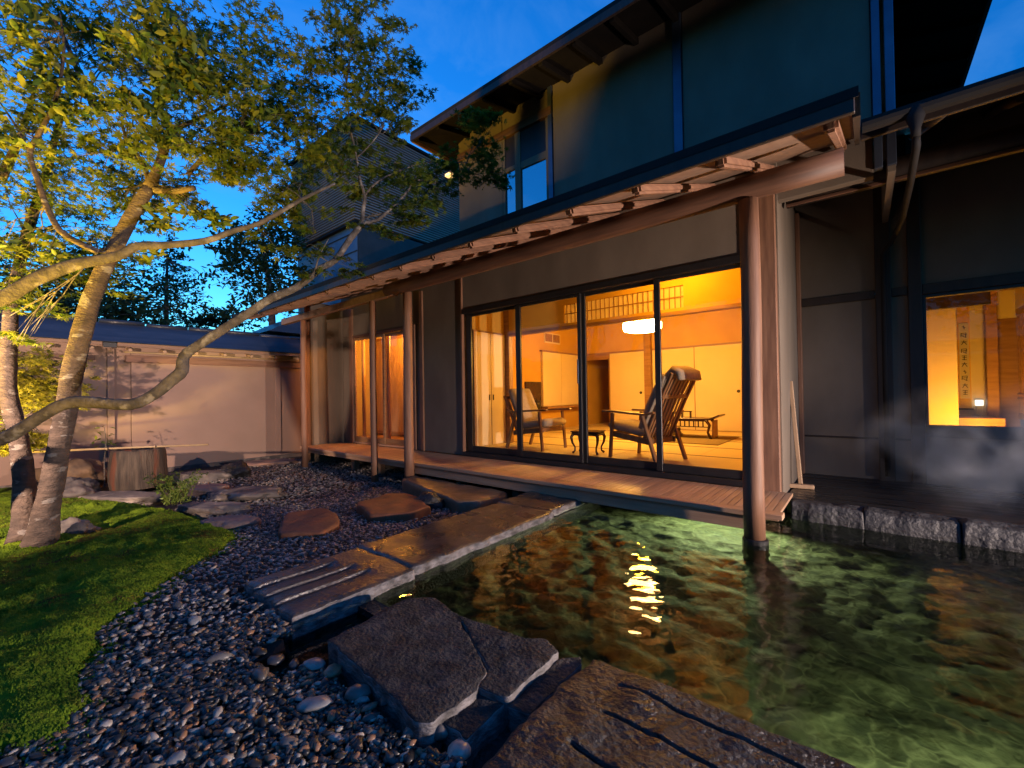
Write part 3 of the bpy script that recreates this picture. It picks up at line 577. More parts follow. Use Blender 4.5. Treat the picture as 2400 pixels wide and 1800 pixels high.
# ================================================================== GARDEN WALL
GX = -9.70
gw = thing('garden_wall', 'long plastered garden wall with small slate roof along the left side of the garden', 'wall', (GX, 2, -.15))
def gb(name, mat, x0, x1, y0, y1, z0, z1, bevel=.004): return box(name, M[mat], gw, x0, x1, y0, y1, z0, z1, bevel)
gb('wall_panel', 'plaster_warm', GX-.18, GX-.03, -4, 1.50, -.15, 2.097); gb('wall_panel', 'plaster_warm', GX-.18, GX, 1.505, 3.86, -.15, 1.90)
gb('wall_panel', 'plaster_warm', GX-.18, GX-.01, 3.865, 5.2, -.15, 1.90); gb('wall_panel', 'plaster_warm', GX-.18, GX-.05, 1.505, 5.45, 1.905, 2.097)
gb('post', 'plaster_warm', GX-.05, GX+.03, 1.20, 1.29, -.15, 2.0); gb('post', 'plaster_warm', GX-.05, GX+.025, 3.82, 3.93, -.15, 1.95); gb('post', 'wood', GX-.05, GX+.05, 5.0, 5.12, -.15, 2.0)
gb('wall_beam', 'wood_y', GX-.02, GX+.06, 1.42, 5.2, 1.78, 1.90); gb('wall_beam', 'wood_y', GX-.02, GX+.05, -4, 1.05, 1.80, 1.87)
gb('fascia', 'soffit', GX+.20, GX+.23, -4, 1.12, 2.035, 2.10); gb('fascia', 'soffit', GX+.20, GX+.23, 1.30, 5.4, 2.025, 2.085)
gb('gap_block', 'black_metal', GX+.19, GX+.22, 1.125, 1.295, 2.0, 2.08)
gb('footing', 'grey_rock', GX-.1, GX+.03, -4, 5.2, -.2, -.09)
MB().tube([(GX+.10, y, 1.945) for y in (1.4, 3, 5.3)], .016, 8).build('rail', M['bamboo'], gw, smooth=True)
me = MB().tube([(-.25, 0, .06), (.19, 0, -.012)], .026, 8).mesh('rafter_tail', M['light_wood'])
for y in np.arange(-3.6, 5.3, .46): link('rafter_tail', me, gw, (GX+.03, y, 1.985))
for k in range(9):
    t0 = k/9; x1 = GX+.26-.56*t0; z1 = 2.10+.37*t0
    v = [(x1, -4, z1), (x1, 5.5, z1), (x1-.075, 5.5, z1+.05), (x1-.075, -4, z1+.05)]
    MB().beam((x1-.04, -4, z1+.012), (x1-.04, 5.5, z1+.012), .085, .016, up=(.55, 0, .83)).build('shingle_course', M['shingle'], gw, .002)
MB().add([(GX+.2, -4, 2.10), (GX+.2, 5.5, 2.10), (GX-.33, 5.5, 2.45), (GX-.33, -4, 2.45), (GX-.8, -4, 2.1), (GX-.8, 5.5, 2.1)], [(0, 1, 2, 3), (3, 2, 5, 4), (0, 4, 5, 1)]).build('roof_deck', M['roof_metal'], gw)
me = MB().tube([(0, -.30, 0), (0, .30, .006)], .042, 10).mesh('ridge_cap', M['shingle'], smooth=True)
for k in range(15): link('ridge_cap', me, gw, (GX-.33, -3.6+.63*k, 2.475+.008*(k % 3)))

back = thing('added_back_wall', 'added plastered wall, unseen behind the viewer, keeping sky light off the near garden', 'wall', (-2, -4.1, -.15))  # unseen wall added to shade the near garden and keep sky glare off the glass
box('wall_panel', M['plaster_warm'], back, -9.88, 6.0, -4.25, -4.1, -.17, 2.0); MB().add([(-9.9, -3.85, 2.08), (6.0, -3.85, 2.08), (6.0, -4.18, 2.4), (-9.9, -4.18, 2.4), (-9.9, -4.5, 2.08), (6.0, -4.5, 2.08)], [(0, 1, 2, 3), (3, 2, 5, 4), (0, 4, 5, 1)]).build('roof_deck', M['shingle'], back)

# ================================================================== NEIGHBOURING HOUSE
nb = thing('neighbour_house', 'tall house with grey horizontal siding behind the maple, left of the upper storey', 'house', (-13, 9, -.15))
MB().box(-14.9, -11.04, 6.52, 14, 6.15, 9.05).build('upper_wall', M['siding_dark'], nb)
sb = MB().box(-1.97, 1.97, -.02, .02, -.022, .022).mesh('siding_board', M['siding'], .008); sc_ = MB().box(-.02, .02, -3.75, 3.75, -.022, .022).mesh('siding_board', M['siding'], .008)
for k in range(36):
    link('siding_board', sb, nb, (-12.97, 6.505, 6.2+.08*k)); link('siding_board', sc_, nb, (-11.02, 10.27, 6.2+.08*k))
MB().box(-15.0, -10.95, 6.40, 14, 9.05, 9.13).build('roof_edge', M['roof_metal'], nb)
MB().box(-14.85, -11.1, 6.62, 14, -.2, 6.08).build('lower_wall', M['blue_wall'], nb); MB().box(-11.099, -11.03, 6.63, 14, -.2, 6.09).build('side_wall', M['siding_dark'], nb)
for z in np.arange(2.0, 6.0, .55): MB().box(-14.85, -11.1, 6.60, 6.618, z, z+.03).build('batten', M['siding_dark'], nb)
MB().box(-14.92, -11.02, 6.5, 6.6, 6.085, 6.15).build('trim', M['roof_metal'], nb)
# a small low roof seen over the garden wall
lr = thing('shed', 'low dark-roofed shed just beyond the end of the garden wall', 'shed', (-12.5, 5.5, -.15))
MB().add([(-13.5, 4.2, 2.75), (-11.0, 4.2, 2.75), (-11.0, 6.4, 2.75), (-13.5, 6.4, 2.75), (-13.2, 5.3, 3.35), (-11.3, 5.3, 3.35)], [(0, 1, 5, 4), (1, 2, 5), (2, 3, 4, 5), (3, 0, 4), (3, 2, 1, 0)]).build('roof', M['shingle'], lr)
MB().box(-13.2, -11.3, 4.5, 6.1, -.2, 2.74).build('wall', M['siding_dark'], lr)

# ================================================================== STONES
def slab(name, x0, x1, y0, y1, zb, zt, mat, fn=None, nx=40, ny=60, seed=0, edge=.012, rough=.012, warp=None):
    """a cut stone: gridded top with its own relief, chipped edges and side faces"""
    u = np.linspace(0, 1, nx); v = np.linspace(0, 1, ny); U, V = np.meshgrid(u, v, indexing='ij')
    X = x0+(x1-x0)*U; Y = y0+(y1-y0)*V
    if warp: X, Y = warp(U, V, X, Y)
    e = np.minimum.reduce([(U)*(x1-x0), (1-U)*(x1-x0), V*(y1-y0), (1-V)*(y1-y0)])
    Z = zt + rough*fbm(X, Y, 5, 5, seed) - edge*np.exp(-e/.012)
    border = (U == 0) | (U == 1) | (V == 0) | (V == 1)
    jx = .018*fbm(X, Y, 11, 3, seed+1); jy = .018*fbm(X, Y, 11, 3, seed+2)
    fall = np.exp(-e/.05); X = X+jx*fall; Y = Y+jy*fall
    if fn: Z = Z + fn(X, Y)
    top = np.stack([X, Y, Z], -1).reshape(-1, 3)
    i, j = np.meshgrid(np.arange(nx-1), np.arange(ny-1), indexing='ij'); a = (i*ny+j).ravel()
    F = [np.stack([a, a+ny, a+ny+1, a+1], -1)]
    loop = [k*ny for k in range(nx)] + [(nx-1)*ny+k for k in range(1, ny)] + [k*ny+ny-1 for k in range(nx-2, -1, -1)] + [k for k in range(ny-2, 0, -1)]
    L = np.array(loop); n = len(L); rings = [L]; extra = []; base = len(top); nr = 5
    for q in range(1, nr+1):
        p = top[L].copy(); f = q/nr; p[:, 2] = p[:, 2]*(1-f)+zb*f
        c = np.array([(x0+x1)/2, (y0+y1)/2, 0]); dirn = p[:, :2]-c[:2]; dirn /= np.linalg.norm(dirn, axis=1)[:, None]+1e-9
        p[:, :2] += dirn*(.02*fbm(p[:, 0]*3+p[:, 2]*9, p[:, 1]*3-p[:, 2]*7, 4, 3, seed+3)+.006)[:, None]
        extra.append(p); rings.append(np.arange(n)+base+(q-1)*n)
    for q in range(nr):
        A, B = rings[q], rings[q+1]; F.append(np.stack([A, np.roll(A, -1), np.roll(B, -1), B], -1)[:, ::-1])
    V_ = np.concatenate([top]+extra)
    me = np_mesh(name, V_, np.concatenate(F), mat, True); me.materials.append(M['stone_side'] if mat != M['kerb'] else M['kerb']); nt_ = len(F[0]); me.polygons.foreach_set('material_index', [0]*nt_+[1]*(len(me.polygons)-nt_)); return me
def grooves(lines, axis, w=.014, depth=.022):
    def f(X, Y):
        z = np.zeros_like(X)
        for c, a, b in lines:
            p, q = (X, Y) if axis == 'y' else (Y, X)
            z -= depth*np.exp(-((p-c)/w)**8)*((q > a) & (q < b))
        return z
    return f
def stone_thing(name, me, label, cat='stone', group=None): return tag(link(name, me), label, cat, group)
def steps(lines, drop, x1):
    # chisel channels along the slab: a sharp little drop facing the pool, then rising slowly again to the next one
    def f(X, Y):
        z = np.zeros_like(X); cs = [c for c, _ in lines]+[x1]
        for k, (c, y1) in enumerate(lines):
            u = (X-c)/(cs[k+1]-c); z -= drop*np.clip((X-c)/.006+.5, 0, 1)*np.clip(1-u, 0, 1)*(1/(1+np.exp((Y-y1)/.015)))
        return z
    return f
stone_thing('path_slab', slab('path_slab', -2.80, -2.165, .93, 1.655, -.16, .066, M['slab'], steps([(-2.68, 1.38), (-2.53, 1.44), (-2.39, 1.46)], .02, -2.20), 220, 80, 1, rough=.005), 'grooved stone path slab at the near end of the path, four long chisel grooves', 'paving slab', 'stone slabs of the path beside the pool')
stone_thing('path_slab', slab('path_slab', -2.84, -2.195, 1.665, 3.225, -.16, .062, M['slab'], None, 50, 110, 2), 'long wet brown stone path slab between the grooved slab and the veranda piece', 'paving slab', 'stone slabs of the path beside the pool')
stone_thing('path_slab', slab('path_slab', -2.86, -2.235, 3.24, 3.86, -.16, .060, M['slab'], None, 40, 40, 3), 'short stone path slab tucked against the veranda edge', 'paving slab', 'stone slabs of the path beside the pool')

def blob(poly, n=72):
    P = np.array(poly, float); Q = np.roll(P, -1, 0); seg = np.linalg.norm(Q-P, axis=1); cum = np.concatenate([[0], np.cumsum(seg)]); t_ = np.linspace(0, cum[-1], n, endpoint=False)
    out = []
    for d in t_:
        k = min(np.searchsorted(cum, d, side='right')-1, len(P)-1); f = (d-cum[k])/seg[k]; out.append(P[k]*(1-f)+Q[k]*f)
    out = np.array(out)
    for _ in range(1): out = (np.roll(out, 1, 0)+2*out+np.roll(out, -1, 0))/4
    return out
def grow(poly, f, g=1.0):
    c = np.mean(poly, 0); return [tuple((c+(np.array(q)-c)*f)*g) for q in poly]
def poly_stone(name, poly, zb, zt, mat, seed=0, rough=.012, bev=.02, tilt=(0, 0), bulge=0.0, n=96, side_mat=None):
    O = blob(poly, n); c = O.mean(0); n = len(O)
    O = O + (O-c)/np.linalg.norm(O-c, axis=1)[:, None]*(.02*fbm(O[:, 0]*4, O[:, 1]*4, 3, 3, seed))[:, None]
    rings = []
    def ring(scale_in, z, push=0.0, nz=0.0):
        d = (O-c); L_ = np.linalg.norm(d, axis=1)[:, None]; P = c + d/L_*(L_-scale_in+push)
        P = c + (P-c)
        zz = z + nz*fbm(P[:, 0], P[:, 1], 6, 5, seed+1) + tilt[0]*(P[:, 0]-c[0]) + tilt[1]*(P[:, 1]-c[1])
        return np.concatenate([P, zz[:, None]], 1)
    side = .018
    for f in (0, .35, .7): 
        r_ = ring(0, zb*(1-f)+(zt-bev)*f); q = side*fbm(r_[:, 0]*5+f*9, r_[:, 1]*5, 3, 3, seed+5); d = (O-c)/np.linalg.norm(O-c, axis=1)[:, None]; r_[:, :2] += d*q[:, None]; rings.append(r_)
    rings.append(ring(0, zt-bev, 0, rough)); rings.append(ring(bev*.35, zt-bev*.3, 0, rough)); rings.append(ring(bev, zt, 0, rough))
    Lm = np.linalg.norm(O-c, axis=1)[:, None]
    for f in np.linspace(.92, .06, 14):
        P = c + (O-c)*f*(1-bev/Lm); z = zt + bulge*(1-f*f) + rough*fbm(P[:, 0], P[:, 1], 6, 5, seed+1) + tilt[0]*(P[:, 0]-c[0]) + tilt[1]*(P[:, 1]-c[1])
        rings.append(np.concatenate([P, z[:, None]], 1))
    V_ = np.concatenate(rings + [np.array([[c[0], c[1], zt+bulge]])]); F = []
    for q in range(len(rings)-1):
        A = np.arange(n)+q*n; F.append(np.stack([A, np.roll(A, -1), np.roll(A, -1)+n, A+n], -1))
    A = np.arange(n)+(len(rings)-1)*n; ctr = np.full(n, len(V_)-1); F.append(np.stack([A, np.roll(A, -1), ctr, ctr], -1))
    Q = np.concatenate(F); me = bpy.data.meshes.new(name)
    me.from_pydata(V_.tolist(), [], [tuple(f[:3]) if f[2] == f[3] else tuple(f) for f in Q.tolist()]); me.polygons.foreach_set('use_smooth', [True]*len(me.polygons)); me.materials.append(mat); me.materials.append(side_mat or mat); me.polygons.foreach_set('material_index', [1 if k < 4*n else 0 for k in range(len(me.polygons))])
    return me
stone_thing('edge_stone', poly_stone('edge_stone', grow([(-1.77, .91), (-1.80, 1.34), (-1.70, 1.42), (-1.50, 1.38), (-1.12, 1.17), (-1.085, 1.07), (-1.08, .89), (-1.13, .86), (-1.36, .885)], 1.045, 1.018), -.2, .078, M['dark_stone'], 4, bev=.006, side_mat=M['stone_side'], n=140), 'large flat dark stone at the pool corner beside the overflow channel')
stone_thing('edge_stone', poly_stone('edge_stone', grow([(-1.475, 1.385), (-1.12, 1.42), (-1.06, 1.47), (-.965, 1.43), (-.96, 1.12), (-1.075, 1.10), (-1.11, 1.19)], 1.045, 1.018), -.5, .078, M['dark_stone'], 5, bev=.006, side_mat=M['stone_side'], n=140), 'small dark stone between the large corner stone and the grooved boulder, pool edge')
stone_thing('edge_stone', poly_stone('edge_stone', grow([(-1.072, .93), (-1.085, 1.09), (-.97, 1.105), (-.962, .92)], 1.045, 1.018), -.2, .055, M['dark_stone'], 6, bev=.006, side_mat=M['stone_side'], n=140), 'little square dark stone block among the pebbles by the pool corner')
stone_thing('edge_stone', poly_stone('edge_stone', grow([(-.952, 1.12), (-.955, 1.44), (-.90, 1.50), (-.875, 1.46), (-.872, 1.13)], 1.045, 1.018), -.5, .05, M['dark_stone'], 7, bev=.006, side_mat=M['stone_side'], n=140), 'narrow low dark stone strip beside the grooved boulder')
gH = grooves([(1.435, -.70, 2.0), (1.285, -.69, 2.0), (1.10, -.70, 2.0)], 'x', .007, .028)
stone_thing('pool_boulder', slab('pool_boulder', -.868, 1.3, .70, 1.545, -.55, .075, M['rough_stone'], gH, 160, 240, 8, rough=.028), 'long dark boulder at the near pool edge with three cut grooves', 'boulder')
stone_thing('stepping_stone', poly_stone('stepping_stone', [(-4.20, 2.45), (-4.30, 2.95), (-4.15, 3.08), (-3.90, 3.03), (-3.42, 2.83), (-3.38, 2.55), (-3.68, 2.30)], -.16, .0, M['red_stone'], 11, bulge=.01), 'red-brown stepping stone nearest the brown shoe stone', 'stepping stone', 'stepping stones in the gravel')
stone_thing('stepping_stone', poly_stone('stepping_stone', [(-4.07, 1.62), (-4.42, 1.84), (-4.36, 2.18), (-3.97, 2.12), (-3.66, 1.98), (-3.53, 1.76), (-3.80, 1.52)], -.16, -.005, M['red_stone'], 12, bulge=.008), 'brown stepping stone in the gravel between moss and path slab', 'stepping stone', 'stepping stones in the gravel')
stone_thing('shoe_stone', poly_stone('shoe_stone', [(-4.78, 3.45), (-4.85, 3.66), (-4.2, 3.69), (-3.10, 3.69), (-3.06, 3.52), (-3.12, 3.20), (-3.26, 3.05), (-3.9, 3.22)], -.16, .03, M['shoe_stone'], 13, bev=.035), 'large brown shoe-removing stone step in front of the veranda', 'step stone')
ks = [(-.50, -.02), (-.01, .52), (.53, 1.2), (1.21, 2.0), (2.01, 2.9)]
kl = ['first rough granite kerb block at the veranda end of the pool', 'second rough granite kerb block along the far pool edge', 'third rough granite kerb block along the far pool edge, under the steam', 'fourth rough granite kerb block along the far pool edge', 'fifth rough granite kerb block along the far pool edge']
for k, (a, b_) in enumerate(ks): stone_thing('kerb_stone', slab('kerb_stone', a, b_, 4.44, 4.61, -.45, .15, M['kerb'], None, 40, 20, 20+k, rough=.03), kl[k], 'kerb', 'kerb blocks on the far side of the pool')

def rock_mesh(name, sx, sy, sz, seed, mat, sub=3, amp=.35, freq=1.3, flat=None):
    bm = bmesh.new(); bmesh.ops.create_icosphere(bm, subdivisions=sub, radius=1)
    off = Vector((seed*3.1, seed*1.7, seed*.9))
    for v in bm.verts:
        d = v.co.normalized(); k = 1 + amp*mnoise.fractal(d*freq+off, .8, 2.1, 4)
        # facet the rock a little
        k -= .12*max(0, mnoise.noise(d*2.5+off))
        v.co = d*k
        if flat is not None and v.co.z > flat: v.co.z = flat + (v.co.z-flat)*.12
        v.co.x *= sx; v.co.y *= sy; v.co.z *= sz
    me = bpy.data.meshes.new(name); bm.to_mesh(me); bm.free(); me.materials.append(mat)
    me.polygons.foreach_set('use_smooth', [True]*len(me.polygons)); return me
def rock(label, loc, s, rot, seed, mat, flat=None, name='garden_rock', group='rocks around the basin and gravel'):
    o = link(name, rock_mesh(name, *s, seed, M[mat], 4, flat=flat), None, loc); o.rotation_euler = (0, 0, R(rot)); return tag(o, label, 'rock', group)
rock('flat dark grey rock in the gravel behind the fern', (-6.17, 2.10, -.10), (.45, .28, .10), 30, 1, 'grey_rock', .5)
rock('long flat pale rock at the tip of the moss beside the fern', (-5.55, 1.55, -.10), (.38, .17, .13), 35, 2, 'grey_rock', .5)
rock('pink-streaked rock on the moss edge', (-4.76, 1.45, -.10), (.27, .15, .11), 38, 3, 'pink_rock', .6)
rock('pinkish grey low rock between fern and gravel', (-6.85, 1.80, -.10), (.38, .17, .12), 40, 4, 'pink_rock', .5)
rock('long flat grey rock lying before the basin', (-7.35, .95, -.10), (.75, .18, .10), 32, 5, 'grey_rock', .5)
rock('brown boulder left of the basin', (-8.75, .72, .02), (.48, .36, .32), 20, 6, 'brown_rock')
rock('low grey rock behind the tree trunks', (-7.95, .62, -.05), (.40, .26, .20), 10, 7, 'grey_rock')
rock('small black rock at the foot of the garden wall', (-7.85, 2.5, -.05), (.24, .17, .14), 25, 8, 'rough_stone')
rock('grey rock right of the basin under the wall', (-8.15, 1.95, -.10), (.50, .22, .16), 45, 9, 'grey_rock', .5)
rock('half-buried rock right at the foot of the trunks', (-5.55, .45, -.05), (.20, .14, .12), 40, 10, 'grey_rock')
rock('pale slab-like rock by the far corner of the wall', (-8.9, 3.3, -.13), (.55, .25, .10), 60, 12, 'pink_rock', .5)
rock('dark rock leaning against the shoe stone', (-3.72, 3.05, -.08), (.19, .13, .14), 20, 14, 'rough_stone')

# ================================================================== PEBBLES
BED = [(-2.15, -.02), (-2.08, .14), (-2.32, .2), (-2.74, .28), (-2.94, .36), (-3.26, .61), (-3.63, .85), (-4.25, 1.33), (-4.98, 1.38), (-5.6, 1.45), (-6.6, 1.6), (-8.6, 2.2), (-9.6, 3.0), (-9.6, 3.8), (-8.3, 4.4), (-5, 4.4), (-2.85, 3.8), (-2.85, .92), (-2.1, .90), (-2.1, .70), (-1.80, .70), (-1.80, .86), (-1.10, .84), (-.94, .9), (-.86, .75), (-1.2, .2), (-1.6, -.2)]
def ground_z(x, y): return base_z(x, y) - .01 + .022*fbm(x, y, 1.3, 2, 31)
tag(link('gravel_base', grid_mesh('gravel_base', np.linspace(-9.6, -.86, 120), np.linspace(-.3, 4.4, 70), lambda X, Y: np.where(in_poly(X, Y, BED), ground_z(X, Y)-.022, -.75), M['soil'])), kind='structure')
bm = bmesh.new(); bmesh.ops.create_icosphere(bm, subdivisions=1, radius=1); bm.verts.ensure_lookup_table()
IV = np.array([v.co[:] for v in bm.verts]); IF = np.array([[v.index for v in f.verts] for f in bm.faces]); bm.free()
def pebble_mat(name, island, pale=False):
    m = bpy.data.materials.new(name); m.use_nodes = True; t = m.node_tree; L = t.links; b = t.nodes['Principled BSDF']
    src = nn(t, 'ShaderNodeNewGeometry').outputs['Random Per Island'] if island else nn(t, 'ShaderNodeObjectInfo').outputs['Random']
    r = nn(t, 'ShaderNodeValToRGB'); r.color_ramp.interpolation = 'CONSTANT'; els = r.color_ramp.elements
    pal = [(.03, .03, .03), (.06, .055, .05), (.02, .02, .021), (.10, .09, .08), (.20, .14, .095), (.03, .029, .028), (.30, .28, .25), (.05, .05, .054), (.28, .15, .085), (.022, .021, .02), (.15, .135, .12), (.42, .37, .31), (.04, .036, .034)]
    if pale: pal = [tuple(.10+.75*c for c in q) for q in pal]  # lifted palette: strong lamp light on the far gravel put into its colour
    els[0].color = (*pal[0], 1); els[1].position = 1/len(pal); els[1].color = (*pal[1], 1)
    for k in range(2, len(pal)): e = els.new(k/len(pal)); e.color = (*pal[k], 1)
    L.new(src, r.inputs[0]); tc = nn(t, 'ShaderNodeTexCoord'); n1 = nn(t, 'ShaderNodeTexNoise'); n1.inputs['Scale'].default_value = 60 if island else 2.2; n1.inputs['Detail'].default_value = 5
    L.new(tc.outputs['Object'], n1.inputs['Vector']); mr = nn(t, 'ShaderNodeMapRange'); mr.inputs[3].default_value = .45; mr.inputs[4].default_value = 1.25; L.new(n1.outputs[0], mr.inputs[0])
    h = nn(t, 'ShaderNodeHueSaturation'); L.new(mr.outputs[0], h.inputs['Value']); L.new(r.outputs[0], h.inputs['Color']); L.new(h.outputs[0], b.inputs['Base Color'])
    b.inputs['Roughness'].default_value = .36; b.inputs['Specular IOR Level'].default_value = .38
    return m
M['pebble'] = pebble_mat('wet_pebble', True); M['gravel'] = pebble_mat('lit_gravel', True, True); M['pebble_one'] = pebble_mat('wet_pebble_single', False)
def pebbles(n, x0, x1, y0, y1, smin, smax, seed, pad=0.0, keep=None):
    r = np.random.default_rng(seed); cell = {}; out = []
    X = r.uniform(x0, x1, n*3); Y = r.uniform(y0, y1, n*3); S = smin+(smax-smin)*r.random(n*3)**2.2
    ok = in_poly(X, Y, BED)
    if keep is not None: ok &= keep(X, Y)
    return X[ok][:n], Y[ok][:n], S[ok][:n], r
def merge_pebbles(X, Y, S, r, lift=0.0):
    n = len(X); sc3 = np.stack([S*r.uniform(.9, 1.9, n), S*r.uniform(.65, 1.1, n), S*r.uniform(.35, .75, n)], -1)
    a = r.uniform(0, 6.28, n); tx = r.normal(0, .22, n); V_ = IV[None]*(1+.16*r.normal(size=(n, len(IV), 1)))*sc3[:, None]
    c, s = np.cos(a)[:, None], np.sin(a)[:, None]; x, y, z = V_[..., 0], V_[..., 1], V_[..., 2]; z = z + x*tx[:, None]
    V_ = np.stack([x*c-y*s, x*s+y*c, z], -1); Z = ground_z(X, Y) + r.uniform(-.006, .012, n) + lift
    V_ += np.stack([X, Y, Z], -1)[:, None]
    return V_.reshape(-1, 3), (IF[None]+(np.arange(n)*len(IV))[:, None, None]).reshape(-1, 3)
near = lambda X, Y: np.hypot(X, Y) < 2.55
far = lambda X, Y: np.hypot(X, Y) >= 2.55
parts = []
for args in ((12500, -3.3, -.86, -.3, 1.6, .0055, .019, 41, 0, near), (11000, -5.2, -2.4, .2, 4.2, .007, .018, 42, 0, far), (8000, -9.5, -4.6, 1.2, 4.4, .010, .022, 43, 0, far)):
    X, Y, S, r = pebbles(*args); parts.append(merge_pebbles(X, Y, S, r))
tag(link('pebble_bed', np_mesh('pebble_bed', *parts[0], M['pebble'], True)), 'bed of small mixed grey, black and tan river pebbles between moss and pool corner', 'gravel', kind='stuff')
off = len(parts[1][0]); tag(link('gravel_bed', np_mesh('gravel_bed', np.concatenate([parts[1][0], parts[2][0]]), np.concatenate([parts[1][1], parts[2][1]+off]), M['gravel'], True)), 'fine gravel around the stepping stones and along the veranda, paler colour standing in for lamp light', 'gravel', kind='stuff')
# the largest pebbles in front, each one an object
pm = []
for k in range(7): pm.append(rock_mesh('pebble', 1.0, (.72, .6, .85, .66, .78, .9, .55)[k], (.45, .5, .4, .6, .38, .55, .42)[k], 60+k, M['pebble_one'], 2, amp=.30, freq=1.1+.1*k))
r = np.random.default_rng(77); cnt = 0; placed = []
while cnt < 285:
    x, y = r.uniform(-2.9, -.9), r.uniform(-.1, 1.0)
    if not in_poly(np.array([x]), np.array([y]), BED)[0]: continue
    s = .012+.018*r.random()**2.5
    if any((x-a)**2+(y-b_)**2 < ((s+q)*.95)**2 for a, b_, q in placed): continue
    placed.append((x, y, s)); o = link('pebble', pm[cnt % 7], None, (x, y, float(ground_z(np.array([x]), np.array([y]))[0])+.010))
    o.scale = (s, s, s); o.rotation_euler = (r.normal(0, .2), r.normal(0, .2), r.uniform(0, 6.28))
    tag(o, 'hand-sized or smaller river pebble lying on top of the foreground gravel', 'pebble', 'loose pebbles in the foreground gravel'); cnt += 1
ck = [(456, 1455, .055, 'pale grey oval cobble among the pebbles near the moss edge'), (512, 1545, .062, 'flat oval grey cobble with rings, lying left of the dark cobbles'), (690, 1556, .05, 'angular pale stone at the mouth of the overflow channel'), (738, 1556, .06, 'larger angular grey stone at the mouth of the overflow channel'), (780, 1572, .055, 'round grey-green stone touching the large corner stone'), (606, 1530, .06, 'dark rounded cobble left of the overflow channel'), (646, 1548, .055, 'purple-grey round cobble beside the channel'), (610, 1580, .06, 'brown-grey round cobble below the channel mouth'),
      (840, 1625, .07, 'dark cobble leaning on the large corner stone, upper one'), (905, 1640, .065, 'dark cobble leaning on the large corner stone, lower one'), (735, 1650, .075, 'black rounded cobble in the middle of the pebbles'), (1075, 1760, .06, 'pale pointed stone beside the little square block'), (1030, 1715, .06, 'dark cobble just below the little square block'), (980, 1705, .062, 'black cobble below the large corner stone'), (440, 1660, .035, 'small oval tan cobble in the left foreground pebbles')]
for k, (px_, py_, s, lab) in enumerate(ck):
    p = atz(px_, py_, .03); s *= .72; o = link('cobble', pm[(k*3) % 7], None, (p.x, p.y, .03)); o.scale = (s*(1+.2*math.sin(k*2)), s, s*(.9+.2*math.cos(k))); o.rotation_euler = (.1*math.sin(k), .15*math.cos(k), k*1.3)
    tag(o, lab, 'cobble', 'larger cobbles in the foreground gravel')
